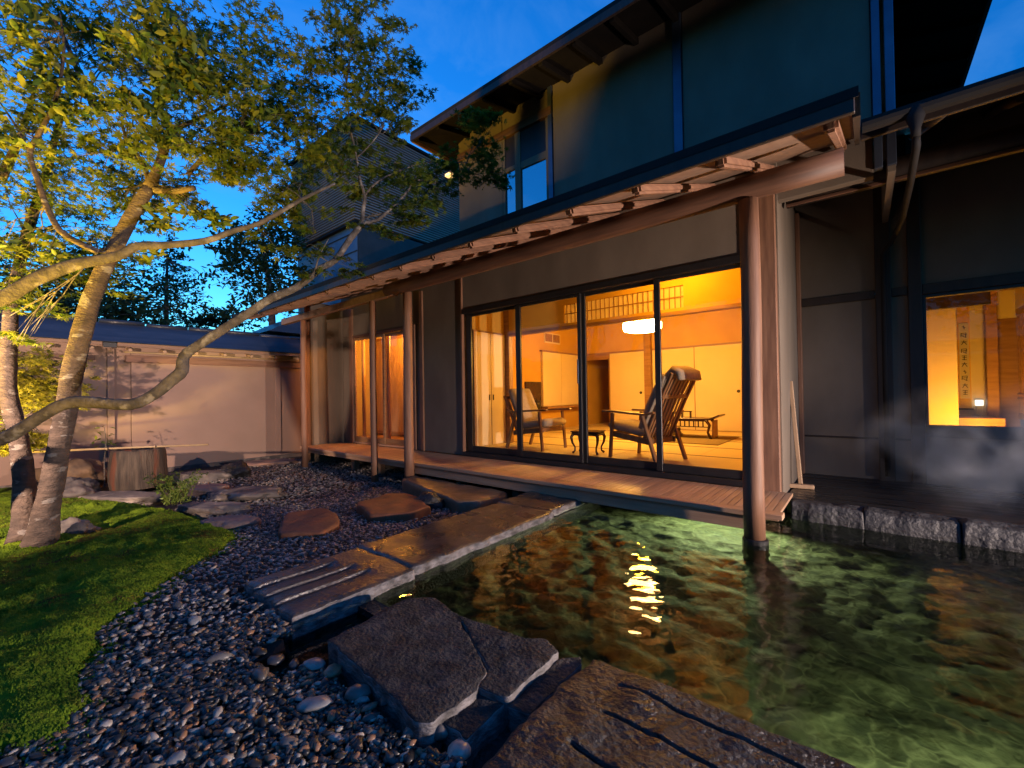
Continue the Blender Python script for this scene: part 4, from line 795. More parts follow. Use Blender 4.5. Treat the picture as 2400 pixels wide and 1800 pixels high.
# ================================================================== FURNITURE AND SMALL THINGS
def rot_link(name, mb, mats, parent, bevel=0, smooth=False, seg=1):
    """part built in its thing's own coordinates"""
    o = bpy.data.objects.new(name, mb.mesh(name, mats, bevel, smooth, seg)); COL.objects.link(o); o.parent = parent; return o
def lounge_chair(label, loc, ang, high=True):
    c = thing('lounge_chair', label, 'armchair', loc, 'wooden lounge chairs behind the glass'); c.rotation_euler = (0, 0, R(ang))
    W = .27
    for s in (-1, 1):
        rot_link('leg', MB().beam((.30, s*W, 0), (.25, s*W, .56), .045, .035), M['chair_wood'], c, .006)
        rot_link('leg', MB().beam((-.40, s*W, 0), (-.20, s*W, .56), .05, .035), M['chair_wood'], c, .006)
        pts = [(.40, s*(W+.01), .580), (.2, s*(W+.015), .578), (-.1, s*(W+.015), .560), (-.27, s*(W+.005), .552), (-.38, s*W, .58)]
        a = MB()
        for i in range(4): a.beam(pts[i], pts[i+1], .06-.006*i, .026)
        rot_link('armrest', a, M['chair_wood'], c, .006)
        rot_link('back_rail', MB().beam((-.20, s*.235, .24), (-.43, s*.235, .72), .032, .042).beam((-.43, s*.235, .715), (-.60, s*.235, 1.02) if high else (-.47, s*.235, .79), .032, .038), M['chair_wood'], c, .006)
        rot_link('seat_rail', MB().beam((.30, s*.245, .30), (-.28, s*.245, .235), .03, .07), M['chair_wood'], c, .006)
    rot_link('cross_rail', MB().beam((.27, -.25, .30), (.27, .25, .30), .03, .06), M['chair_wood'], c, .005)
    rot_link('cross_rail', MB().beam((-.24, -.25, .235), (-.24, .25, .235), .03, .06), M['chair_wood'], c, .005)
    rot_link('cross_rail', MB().beam((-.455, -.235, .76), (-.455, .235, .76), .025, .05), M['chair_wood'], c, .005)
    for k in range(7):
        y = -.18+.06*k; rot_link('back_slat', MB().beam((-.215, y, .26), (-.44, y, .73), .022, .014).beam((-.44, y, .727), (-.57, y, .96) if high else (-.46, y, .77), .022, .014), M['slat_wood'], c)
    def pad(name, pts, w, th):
        m_ = MB(); n_ = len(pts)
        for i, (x, z) in enumerate(pts):
            t_ = Vector((pts[min(i+1, n_-1)][0]-pts[max(i-1, 0)][0], 0, pts[min(i+1, n_-1)][1]-pts[max(i-1, 0)][1])).normalized(); nrm = Vector((-t_.z, 0, t_.x))
            k = .75 if i in (0, n_-1) else 1.0
            for j in range(14):
                a = 2*math.pi*j/14; ca, sa = math.cos(a), math.sin(a)
                yy = w/2*math.copysign(abs(ca)**.35, ca); tt = th/2*k*math.copysign(abs(sa)**.6, sa)
                p = Vector((x, yy*(1-.03*(1-k)), z)) + nrm*tt; m_.v.append(tuple(p))
        for i in range(n_-1):
            for j in range(14): a = i*14+j; b2 = i*14+(j+1) % 14; m_.f.append((a, b2, b2+14, a+14)); m_.m.append(0)
        m_.f.append(tuple(range(13, -1, -1))); m_.m.append(0); m_.f.append(tuple(range((n_-1)*14, n_*14))); m_.m.append(0)
        return rot_link(name, m_, M['cushion'], c, smooth=True)
    pad('seat_cushion', [(.34, .395), (.30, .40), (.1, .375), (-.1, .345), (-.2, .33)], .50, .12)
    pad('back_cushion', [(-.13, .37), (-.17, .46), (-.27, .66), (-.38, .86), (-.46, 1.0)] if high else [(-.13, .37), (-.17, .46), (-.25, .62), (-.33, .78), (-.38, .88)], .46, .12)
    if high: pad('headrest', [(-.40, .80), (-.42, .86), (-.50, 1.00), (-.56, 1.06), (-.64, 1.02), (-.66, .94)], .40, .09)
    return c
lounge_chair('wooden lounge chair on the left, facing right, pale cushions turned to the viewer', (-3.78, 5.20, FZ), -4, False)
lounge_chair('high-backed wooden lounge chair on the right, its slatted back turned to the viewer', (-2.12, 5.13, FZ), 163)
st = thing('side_table', 'small dark side table with curved legs between the two lounge chairs', 'side table', (-2.88, 5.10, FZ)); st.rotation_euler = (0, 0, R(8))
rot_link('tabletop', MB().box(-.20, .20, -.15, .15, .29, .305), M['lacquer'], st, .006, seg=2); rot_link('rim', MB().box(-.19, .19, -.14, .14, .245, .289), M['lacquer'], st, .012)
for sx in (-1, 1):
    for sy in (-1, 1):
        prof = [(.165, .27), (.185, .22), (.175, .15), (.150, .09), (.150, .04), (.175, .012)]
        rot_link('leg', MB().tube([(sx*p, sy*(p-.05), z) for p, z in prof], [.024, .022, .016, .012, .013, .018], 8), M['lacquer'], st, smooth=True)
lt = thing('low_table', 'low lacquered table with upturned ends on the rug deep in the room', 'low table', (-2.45, 7.78, FZ))
rot_link('tabletop', MB().box(-.62, .46, -.20, .20, .325, .355), M['lacquer'], lt, .005)
for s in (-1, 1):
    x0 = .455 if s > 0 else -.615
    rot_link('upturned_end', MB().beam((x0, 0, .342), (x0+s*.16, 0, .41), .40, .028), M['lacquer'], lt, .004)
    for sy in (-1, 1): rot_link('leg', MB().tube([(x0-s*.06, sy*.17, .33), (x0-s*.0, sy*.17, .24), (x0-s*.03, sy*.17, .12), (x0+s*.02, sy*.17, .0)], [.03, .026, .02, .026], 8), M['lacquer'], lt, smooth=True)
    rot_link('side_board', MB().box(x0-.02+s*.05, x0+.0+s*.05, -.15, .15, .03, .32), M['hall_wood'], lt, .004)
rot_link('apron', MB().box(-.58, .42, -.175, -.155, .30, .324).box(-.58, .42, -.175, -.155, .20, .215), M['lacquer'], lt)
for k in range(13): rot_link('baluster', MB().box(-.56+.075*k, -.54+.075*k, -.172, -.158, .215, .30), M['lacquer'], lt)
zt = thing('table_stand', 'tiny arched wooden stand on the low table', 'stand', (-2.40, 7.72, FZ+.356))
rot_link('arch', MB().box(-.08, -.06, -.03, .03, 0, .10).box(.06, .08, -.03, .03, 0, .10).box(-.09, .09, -.031, .031, .10, .118), M['lacquer'], zt, .003)
cu = thing('floor_cushion', 'dark square floor cushions stacked beneath the low table', 'cushion', (-2.75, 7.62, FZ+.012))
rot_link('cushion', MB().box(-.25, .25, -.25, .25, 0, .09).box(-.24, .24, -.24, .24, .095, .16), M['rug'], cu, .035, True, 3)
ru = MB().box(-3.4, -1.68, 6.85, 8.25, FZ+.003, FZ+.012).build('rug', M['rug']); tag(ru, 'dark woven rug beneath the low table', 'rug')
pv = thing('black_pot', 'small black pot in the dark niche behind the left chair', 'pot', (-5.38, 7.36, .796))
MB().lathe((-5.38, 7.36, .796), [(.07, 0), (.09, .03), (.095, .13), (.085, .16)], 18).build('body', M['black'], pv, smooth=True)
MB().lathe((-5.38, 7.36, .956), [(.088, 0), (.09, .02), (.02, .05), (.018, .07)], 18).build('lid', M['black'], pv, smooth=True)
# the lit ceiling lamp
cl = thing('pendant_lamp', 'round glowing white lamp hanging under the living room ceiling', 'lamp', (-2.96, 7.20, 2.19))
glow = emis('lamp_shade_glow', (1, .60, .20), 46)
MB().lathe((-2.96, 7.20, 2.19), [(.24, 0), (.31, .02), (.325, .06), (.325, .14), (.30, .17)], 36).build('shade', glow, cl, smooth=True)
MB().tube([(-2.96, 7.20, 2.36), (-2.96, 7.20, 2.78)], .012, 8).build('rod', M['lacquer'], cl)
WARM = (1.0, .43, .02)
lamp('lamp_light', (-2.96, 7.20, 2.10), 'POINT', 270, WARM, cl, .2)
# a second lamp, added out of sight to brighten the chairs and closet doors
vl = thing('veranda_fill_lamp', 'added unseen ceiling lamp above the chairs, brightening them and the closet doors', 'lamp', (-1.7, 4.86, 2.68))
MB().lathe((-1.7, 4.86, 2.68), [(.10, 0), (.13, .03), (.12, .09)], 20).build('shade', emis('veranda_fill_glow', (1, .6, .2), 6), vl, smooth=True)
lamp('lamp_light', (-1.7, 4.86, 2.60), 'POINT', 80, WARM, vl, .1)
hl = thing('hall_lamp', 'round ceiling lamp of the entry hall, hidden behind the lintel', 'lamp', (-7.2, 5.2, 2.50))
MB().lathe((-7.2, 5.2, 2.50), [(.10, 0), (.13, .03), (.12, .09)], 20).build('shade', emis('hall_lamp_glow', (1, .6, .2), 6), hl, smooth=True)
lamp('lamp_light', (-7.2, 5.2, 2.42), 'POINT', 130, (1, .36, .03), hl, .1)
wl = thing('wing_lamp', 'square paper floor lamp of the wing room, hidden below the window sill', 'lamp', (1.1, 6.9, .40))
MB().box(1.02, 1.18, 6.82, 6.98, .43, .61).build('shade', emis('wing_lamp_glow', (1, .5, .09), 5), wl, .006)
MB().box(1.01, 1.19, 6.81, 6.99, .40, .428).build('base', M['lacquer'], wl)
lamp('lamp_light', (1.1, 6.9, .65), 'POINT', 75, WARM, wl, .08)
nl = thing('night_light', 'tiny white night light glowing beside the hanging scroll', 'lamp', (1.16, 8.12, .90))
MB().box(1.13, 1.19, 8.10, 8.16, .76, .885).build('base', M['paper'], nl, .004); MB().box(1.125, 1.195, 8.095, 8.165, .886, .96).build('lamp_glass', emis('night_light_glow', (1, .95, .85), 1.6), nl, .006)
# hanging scroll with brush writing
sc = thing('hanging_scroll', 'long hanging scroll with one column of black brush writing in the wing alcove', 'scroll', (1.05, 8.19, .82))
MB().box(.985, 1.10, 8.180, 8.186, .84, 2.20).build('mount', M['room_wall'], sc); MB().box(.998, 1.088, 8.174, 8.179, .98, 1.98).build('paper', M['paper'], sc)
MB().tube([(.97, 8.17, .84), (1.115, 8.17, .84)], .012, 10).build('roller', M['lacquer'], sc); MB().tube([(.975, 8.178, 2.20), (1.11, 8.178, 2.20)], .008, 8).build('rod', M['lacquer'], sc)
rs = random.Random(5)
strokes = {0: [(-.012, .012, .014, -.004), (.0, .02, .004, -.02)], 1: [(-.02, .02, .02, .018), (-.015, .0, .018, .0), (0, .024, -.002, -.028), (-.018, -.02, .018, -.024)], 2: [(-.022, .02, .02, .022), (-.02, .0, .02, .004), (-.02, .02, -.022, -.02), (.018, .02, .012, -.026), (-.012, -.01, .018, -.03)], 3: [(0, .024, -.004, .004), (-.02, .008, .02, .008), (-.004, .006, -.02, -.024), (.002, .006, .02, -.024)]}
for k, z in enumerate((1.92, 1.82, 1.72, 1.61, 1.52, 1.43, 1.33, 1.25, 1.15, 1.06)):
    m_ = MB(); ch = strokes[(1, 2, 3, 2, 1, 3, 0, 2, 3, 1)[k] if k else 0]
    for q, (a, b_, c_, d_) in enumerate(ch): m_.beam((1.043+a*1.2, 8.1728-.0002*q, z+b_*1.2), (1.043+c_*1.2, 8.1728-.0002*q, z+d_*1.2), .0004, .007, up=(0, 0, 1) if abs(a-c_) > abs(b_-d_) else (1, 0, 0))
    m_.build('brush_character', M['ink'], sc)
# entry-hall bench
be = thing('hall_bench', 'orange-brown upholstered bench with high back in the entry hall', 'bench', (-8.0, 5.95, .24))
MB().box(-8.42, -7.2, 6.02, 6.12, .62, 1.22).build('backrest', M['room_wall'], be, .03, seg=2); MB().box(-8.42, -7.2, 5.72, 6.01, .52, .63).build('seat', M['cushion'], be, .03, seg=2); MB().box(-8.40, -7.22, 5.74, 6.10, .241, .519).build('base', M['hall_wood'], be, .005)

# wooden bath paddle leaning on the wall
pd = thing('water_paddle', 'pale wooden T-shaped bath paddle leaning on the pillar by the terrace', 'paddle', (-.46, 5.15, .147))
MB().beam((-.50, 5.12, .19), (-.585, 5.30, 1.22), .035, .04, up=(0, 1, 0)).build('handle', M['light_wood'], pd, .004); MB().beam((-.60, 5.10, .168), (-.39, 5.13, .168), .06, .04).build('head', M['light_wood'], pd, .005)

# ================================================================== BASIN, BAMBOO, SMALL PLANTS
bs_ = thing('water_basin', 'weathered barrel-shaped wash basin standing on a flat rock by the garden wall', 'basin', (-7.98, 1.30, -.1))
ba = MB(); zs = [-.10, .0, .12, .25, .36, .43, .44, .43, .36]; rr = [.30, .31, .312, .308, .30, .29, .265, .22, .19]
n_ = 40; V_ = []
for z, q in zip(zs, rr):
    for k in range(n_):
        a = 2*math.pi*k/n_; j = 1 + .10*mnoise.noise(Vector((math.cos(a)*1.3, math.sin(a)*1.3, z*1.2))) + .05*mnoise.noise(Vector((math.cos(a)*5, math.sin(a)*5, z*2))); V_.append((-7.98+q*j*math.cos(a), 1.30+q*j*math.sin(a), z + (.03*mnoise.noise(Vector((math.cos(a)*2, math.sin(a)*2, 5))) if z > .3 else 0)))
ba.add(V_, [(i*n_+k, i*n_+(k+1) % n_, (i+1)*n_+(k+1) % n_, (i+1)*n_+k) for i in range(len(zs)-1) for k in range(n_)] + [tuple(range((len(zs)-1)*n_, len(zs)*n_))])
ba.build('body', M['stump'], bs_, smooth=True)
bp_ = thing('bamboo_pole', 'thin bamboo pole laid across the rim of the wash basin', 'pole', (-7.98, 1.3, .45))
MB().tube([(-8.55, .15, .47), (-7.99, 1.25, .462), (-7.50, 2.02, .455)], [.016, .015, .013], 10).build('pole', M['bamboo'], bp_, smooth=True)
for f in (.2, .45, .7): p = Vector((-8.55, .15, .47)).lerp(Vector((-7.50, 2.02, .455)), f); MB().tube([p-Vector((.004, .008, 0)), p+Vector((.004, .008, 0))], .0185, 10).build('node', M['bamboo'], bp_)

def leaf_shape(kind):
    if kind == 'maple':   # seven pointed lobes
        pts = []; lob = [(-140, .45), (-100, .72), (-52, .95), (0, 1.1), (52, .95), (100, .72), (140, .45)]
        V_ = [(0, 0, 0)]
        F = []
        for a, l in lob:
            a = R(a+90); i = len(V_)
            V_ += [(.34*l*math.cos(a+.42), .34*l*math.sin(a+.42), .0), (l*math.cos(a), l*math.sin(a), -.18*l), (.34*l*math.cos(a-.42), .34*l*math.sin(a-.42), .0)]
            F += [(0, i, i+1), (0, i+1, i+2)]
        return np.array(V_), np.array(F)
    if kind == 'oval':
        V_ = [(0, 0, 0), (.24, .35, .05), (.22, .75, .03), (0, 1.1, -.12), (-.22, .75, .03), (-.24, .35, .05), (0, .5, -.03)]
        return np.array(V_), np.array([(6, 0, 1), (6, 1, 2), (6, 2, 3), (6, 3, 4), (6, 4, 5), (6, 5, 0)])
def scatter_leaves(P, S, kind, seed, tilt=.45, droop=0.0):
    r = np.random.default_rng(seed); LV, LF = leaf_shape(kind); n = len(P)
    a = r.uniform(0, 6.28, n); tx = r.normal(0, tilt, n); ty = r.normal(0, tilt, n)+droop
    V_ = LV[None]*S[:, None, None]; x, y, z = V_[..., 0], V_[..., 1], V_[..., 2]
    c, s = np.cos(tx)[:, None], np.sin(tx)[:, None]; y, z = y*c-z*s, y*s+z*c
    c, s = np.cos(ty)[:, None], np.sin(ty)[:, None]; x, z = x*c+z*s, -x*s+z*c
    c, s = np.cos(a)[:, None], np.sin(a)[:, None]; x, y = x*c-y*s, x*s+y*c
    V_ = np.stack([x, y, z], -1)+P[:, None]
    return V_.reshape(-1, 3), (LF[None]+(np.arange(n)*len(LV))[:, None, None]).reshape(-1, 3)
def pads_points(pads, seed):
    """pads: px, py, rx, ry (photo pixels), depth, leaves -> points in flat, ragged layers"""
    r = np.random.default_rng(seed); out = []
    for (px_, py_, rx, ry, dep, n) in pads:
        c = np.array(at(px_, py_, dep)); hx = rx*dep/1000; hz_ = ry*dep/1000
        layers = max(2, int(ry/18)); m = n
        sub = r.normal(size=(max(4, n//22), 3))*.5; sub /= np.maximum(1, np.linalg.norm(sub, axis=1))[:, None]
        k = r.integers(0, len(sub), m); q = sub[k] + r.normal(size=(m, 3))*np.array([.17, .17, .10])
        q[:, 2] += -.10*(q[:, 0]**2+q[:, 1]**2)
        rt = np.array(RT); fw = np.array((FWD.x, FWD.y, 0)); fw /= np.linalg.norm(fw)
        out.append(c + q[:, :1]*hx*rt*1.15 + q[:, 1:2]*hx*.8*fw + q[:, 2:]*np.array([0, 0, 1])*hz_*1.15)
    return np.concatenate(out)
def limb(parent, name, pts, mat='bark', n=12, wob=.12, sm=3):
    """pts: px, py, depth, thickness in photo pixels"""
    P = [at(a, b_, d) for a, b_, d, w_ in pts]; Rr = [.80*w_*d/2000 for a, b_, d, w_ in pts]
    return limb_w(parent, name, P, Rr, mat, n, wob, sm)
def limb_w(parent, name, P, Rr, mat='bark', n=12, wob=.12, sm=3):
    Q, S = [], []
    for i in range(len(P)-1):
        p0, p1, p2, p3 = P[max(i-1, 0)], P[i], P[i+1], P[min(i+2, len(P)-1)]
        for k in range(sm):
            t_ = k/sm; Q.append(.5*((2*p1)+(p2-p0)*t_+(2*p0-5*p1+4*p2-p3)*t_*t_+(3*p1-p0-3*p2+p3)*t_**3)); S.append(Rr[i]*(1-t_)+Rr[i+1]*t_)
    Q.append(P[-1]); S.append(Rr[-1])
    return MB().tube(Q, S, n, wob=wob, seed=len(Q)).build(name, M[mat], parent, smooth=True)
def twigs(parent, pads, starts, seed, mat='bark_grey', per=3, thick=.006):
    """thin twigs from the limbs into every leaf pad, one mesh"""
    r = random.Random(seed); m_ = MB()
    for (px_, py_, rx, ry, dep, n) in pads:
        c = at(px_, py_, dep); s0 = min(starts, key=lambda s_: (s_-c).length)
        for k in range(per):
            e = at(px_+r.uniform(-.8, .8)*rx, py_+r.uniform(-.5, .5)*ry, dep+r.uniform(-.2, .2)*rx*dep/1000); mid = s0.lerp(e, .5)+Vector((r.uniform(-.05, .05), r.uniform(-.05, .05), r.uniform(.0, .08)))
            q = s0.lerp(e, .25)+Vector((0, 0, r.uniform(-.02, .05)))
            m_.tube([s0, q, mid, e], [thick, thick*.85, thick*.6, thick*.25], 5, cap=False)
            for j in range(2):
                f = at(px_+r.uniform(-1, 1)*rx, py_+r.uniform(-.7, .7)*ry, dep+r.uniform(-.3, .3)*rx*dep/1000); m_.tube([mid, mid.lerp(f, .6)+Vector((0, 0, .02)), f], [thick*.55, thick*.4, thick*.2], 4, cap=False)
    o = m_.build('twigs', M[mat], parent, smooth=True); o['kind'] = 'stuff'; return o
def crown(parent, pads, seed, size, kind, mat, name='leaves', tilt=.45, extra=None):
    P = pads_points(pads, seed); r = np.random.default_rng(seed+1); S = r.uniform(size[0], size[1], len(P))
    V_, F = scatter_leaves(P, S, kind, seed+2, tilt); o = link(name, np_mesh(name, V_, F, mat), parent); o['kind'] = 'stuff'; return o

# ---- twin-trunked tree on the moss
ta = thing('twin_trunk_tree', 'twin-trunked garden tree with lichen-spotted bark standing on the moss', 'tree', (-5.2, .25, -.06))
D = 3.5
limb(ta, 'trunk', [(92, 1285, D, 92), (98, 1262, D, 74), (108, 1200, D, 60), (122, 1140, D, 55), (140, 1040, D, 50), (156, 960, D, 48), (170, 870, D, 50), (192, 780, D, 47), (215, 700, D, 44), (240, 640, D, 40), (272, 575, D, 36), (318, 490, D, 34), (350, 440, D, 32)], n=18)
limb(ta, 'trunk', [(62, 1270, D+.05, 90), (60, 1230, D+.1, 60), (58, 1150, D+.15, 48), (52, 1080, D+.2, 44), (38, 1000, D+.2, 40), (20, 930, D+.2, 40), (18, 860, D+.25, 38), (22, 800, D+.3, 36), (30, 700, D+.35, 30), (60, 560, D+.4, 24), (110, 400, D+.4, 18), (150, 240, D+.4, 12)], n=16)
for L_ in ([(350, 440, D, 30), (372, 390, D, 24), (388, 340, D, 22), (398, 305, D, 20), (376, 255, D, 17), (374, 150, D, 15), (380, 60, D, 12), (395, 10, D, 8)],
           [(355, 440, D, 18), (335, 385, D, 14), (310, 350, D, 12), (296, 330, D, 9), (285, 280, D, 5)],
           [(398, 305, D, 15), (450, 285, D, 11), (500, 262, D, 8), (545, 240, D, 5)],
           [(365, 445, D, 20), (410, 448, D-.05, 18), (455, 440, D-.1, 14)],
           [(440, 410, D, 13), (470, 375, D, 11), (500, 355, D, 9), (560, 330, D, 6), (620, 300, D, 3)],
           [(376, 255, D, 10), (420, 180, D, 8), (470, 120, D, 6), (500, 60, D, 3)],
           [(230, 590, D-.2, 18), (190, 572, D-.25, 17), (140, 540, D-.3, 16), (108, 480, D-.3, 15), (88, 420, D-.3, 14), (70, 362, D-.3, 13), (85, 325, D-.3, 12), (115, 270, D-.3, 11), (138, 205, D-.3, 9), (150, 110, D-.3, 7), (140, 30, D-.3, 4)],
           [(70, 362, D-.3, 7), (40, 300, D-.3, 6), (0, 240, D-.3, 4)],
           [(230, 270, D, 9), (205, 215, D, 10), (180, 165, D, 11), (160, 110, D, 11), (130, 50, D, 9), (90, 0, D, 6)],
           [(0, 420, D+.2, 26), (30, 360, D+.2, 20), (50, 310, D+.2, 14), (80, 220, D+.2, 10)]):
    limb(ta, 'branch', L_, n=10)
padsA = [(100, 60, 150, 75, 3.6, 620), (330, 70, 150, 60, 3.6, 620), (520, 90, 130, 70, 3.5, 560), (40, 190, 110, 70, 3.4, 520), (230, 90, 110, 60, 3.8, 420), (420, 170, 130, 60, 3.4, 560), (600, 190, 110, 80, 3.6, 560), (120, 300, 170, 60, 3.5, 640), (360, 290, 150, 60, 3.4, 640), (560, 280, 130, 70, 3.5, 620), (690, 260, 90, 60, 3.6, 380), (70, 420, 120, 70, 3.6, 520), (240, 400, 150, 50, 3.6, 620), (460, 350, 130, 50, 3.3, 560), (640, 360, 100, 60, 3.5, 420), (110, 540, 150, 50, 3.8, 560), (50, 620, 120, 50, 3.7, 420), (300, 480, 110, 40, 3.8, 360), (190, 640, 110, 45, 3.9, 330), (70, 700, 110, 40, 3.7, 300), (420, 470, 70, 40, 3.6, 220), (250, 560, 90, 35, 3.9, 220), (540, 400, 80, 30, 3.5, 240), (330, 590, 60, 40, 3.9, 130), (20, 800, 70, 30, 3.5, 120)]
crown(ta, [q[:5]+(int(q[5]*1.08),) for q in padsA], 101, (.034, .056), 'maple', M['maple'], tilt=.5)
padsA2 = [(110, 120, 110, 90, 3.3, 90), (330, 160, 120, 70, 3.2, 120), (380, 60, 80, 60, 3.2, 80), (240, 200, 110, 50, 3.2, 90), (400, 130, 70, 60, 3.1, 110), (350, 330, 100, 40, 3.2, 90), (430, 180, 60, 60, 3.2, 70), (60, 80, 80, 80, 3.1, 70), (340, 520, 100, 50, 3.6, 90), (440, 500, 60, 40, 3.5, 60), (60, 300, 90, 80, 3.2, 80), (60, 560, 80, 60, 3.3, 60), (600, 230, 50, 60, 3.3, 30)]
crown(ta, [q[:5]+(int(q[5]*1.5),) for q in padsA2], 111, (.055, .09), 'oval', M['broad'], 'broad_leaves', tilt=.9)
twigs(ta, padsA+padsA2, [at(350, 420, 3.5), at(398, 305, 3.5), at(376, 200, 3.5), at(380, 60, 3.5), at(150, 110, 3.2), at(85, 325, 3.2), at(108, 480, 3.2), at(205, 215, 3.5), at(500, 262, 3.5), at(560, 330, 3.5), at(60, 560, 3.9), at(296, 330, 3.5), at(470, 120, 3.5), at(230, 590, 3.4)], 5)

# ---- the maple whose long limbs reach in from the left
tb = thing('reaching_maple', 'maple rooted left of the picture, its two long bare limbs reaching across to the eave', 'tree', tuple(at(-330, 1330, 2.9)[:2])+(-.06,))
limb(tb, 'trunk', [(-330, 1380, 2.9, 110), (-300, 1230, 2.9, 84), (-250, 1090, 2.9, 70), (-200, 950, 2.85, 60), (-170, 800, 2.8, 56), (-150, 690, 2.8, 50)], n=16)
T3 = [(-215, 1000, 2.88, 52), (-120, 1045, 2.9, 46), (0, 1030, 2.9, 38), (83, 984, 2.92, 34), (145, 948, 2.95, 33), (205, 942, 2.98, 32), (305, 948, 3.0, 32), (360, 925, 3.05, 31), (400, 893, 3.08, 31), (427, 868, 3.1, 33), (432, 835, 3.12, 29), (470, 806, 3.15, 26), (565, 745, 3.25, 24), (637, 698, 3.3, 23), (698, 672, 3.35, 20), (750, 630, 3.4, 19), (785, 610, 3.42, 18), (820, 560, 3.45, 18), (848, 525, 3.48, 15)]
limb(tb, 'limb', T3, 'bark_grey', n=14, wob=.15)
T4 = [(-165, 760, 2.8, 46), (-80, 720, 2.8, 42), (0, 702, 2.8, 40), (83, 655, 2.8, 36), (175, 620, 2.8, 32), (275, 600, 2.82, 26), (320, 578, 2.85, 24), (380, 575, 2.88, 21), (480, 565, 2.92, 18), (545, 542, 2.96, 15), (615, 520, 3.0, 13), (708, 467, 3.05, 10), (785, 430, 3.1, 6)]
limb(tb, 'limb', T4, 'bark_grey', n=14, wob=.15)
br = [[(848, 525, 3.48, 13), (851, 490, 3.5, 11), (855, 460, 3.5, 10), (843, 420, 3.5, 9), (835, 370, 3.5, 8), (823, 310, 3.5, 6), (817, 265, 3.5, 4), (812, 200, 3.5, 2.5)],
      [(848, 525, 3.48, 12), (884, 515, 3.5, 11), (911, 493, 3.5, 9), (938, 468, 3.52, 8), (960, 440, 3.55, 7), (976, 412, 3.6, 5)],
      [(972, 424, 3.6, 5), (990, 422, 3.6, 4), (1010, 430, 3.62, 4), (1050, 422, 3.65, 3), (1085, 412, 3.7, 2)],
      [(855, 458, 3.5, 7), (880, 430, 3.5, 6), (925, 405, 3.55, 5), (1000, 380, 3.6, 4), (1100, 382, 3.7, 2)],
      [(850, 510, 3.5, 6), (895, 502, 3.5, 5), (950, 498, 3.5, 3)], [(835, 370, 3.5, 5), (862, 345, 3.5, 4), (890, 310, 3.5, 3), (900, 280, 3.5, 2)],
      [(700, 672, 3.35, 8), (735, 640, 3.3, 6), (748, 600, 3.3, 4), (770, 560, 3.3, 2)]]
for L_ in br: limb(tb, 'branch', L_, 'bark_grey', n=8)
padsB = [(850, 35, 70, 45, 3.5, 300), (790, 70, 60, 50, 3.6, 220), (890, 130, 90, 50, 3.5, 420), (910, 205, 75, 45, 3.5, 380), (860, 265, 90, 45, 3.5, 400), (940, 300, 45, 30, 3.5, 150), (770, 170, 80, 60, 3.6, 380), (740, 300, 80, 45, 3.5, 300), (760, 390, 85, 45, 3.4, 360), (700, 450, 70, 45, 3.3, 300), (830, 350, 60, 35, 3.6, 200), (920, 400, 80, 35, 3.6, 300), (990, 470, 80, 40, 3.6, 320), (1020, 415, 70, 35, 3.7, 280), (1125, 290, 48, 42, 3.6, 260), (1110, 370, 80, 45, 3.7, 380), (1165, 415, 42, 25, 3.7, 120), (880, 535, 55, 20, 3.5, 120), (840, 470, 50, 30, 3.6, 140), (800, 625, 50, 20, 3.4, 90), (720, 600, 50, 40, 3.3, 140), (690, 520, 55, 30, 3.2, 160), (960, 520, 60, 20, 3.6, 120), (640, 460, 60, 35, 3.1, 180), (600, 560, 50, 20, 3.1, 60)]
crown(tb, [q[:5]+(int(q[5]*1.25),) for q in padsB], 201, (.028, .046), 'maple', M['maple'], tilt=.4)
twigs(tb, padsB, [at(843, 420, 3.5), at(823, 310, 3.5), at(812, 200, 3.5), at(925, 405, 3.55), at(1010, 430, 3.62), at(1085, 400, 3.7), at(950, 498, 3.5), at(748, 600, 3.3), at(708, 467, 3.05), at(890, 310, 3.5), at(615, 520, 3.0)], 9, per=2, thick=.004)

# ---- low maple under the garden lamp, the lit yellow put into its leaf colour
ty = thing('low_maple', 'low bushy maple behind the tree trunks, yellow of the lamp light put into its leaf colour', 'shrub', (-7.6, -.55, -.08))
padsY = [q[:5]+(q[5]*2,) for q in [(90, 870, 75, 45, 5.6, 520), (70, 920, 95, 35, 5.6, 520), (100, 945, 60, 20, 5.5, 200), (20, 1010, 60, 35, 5.4, 320), (30, 1045, 60, 22, 5.3, 260), (95, 1030, 25, 12, 5.4, 60), (200, 870, 30, 20, 5.7, 30), (-60, 900, 90, 70, 5.5, 500), (200, 920, 20, 20, 5.7, 15)]]
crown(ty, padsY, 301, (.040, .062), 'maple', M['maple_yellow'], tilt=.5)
limb_w(ty, 'stem', [Vector((-7.6, -.55, -.1)), Vector((-7.55, -.5, .3)), at(40, 980, 5.5), at(70, 900, 5.6)], [.03, .025, .018, .008], n=8)
twigs(ty, padsY, [at(40, 980, 5.5), at(70, 900, 5.6)], 12, per=3)

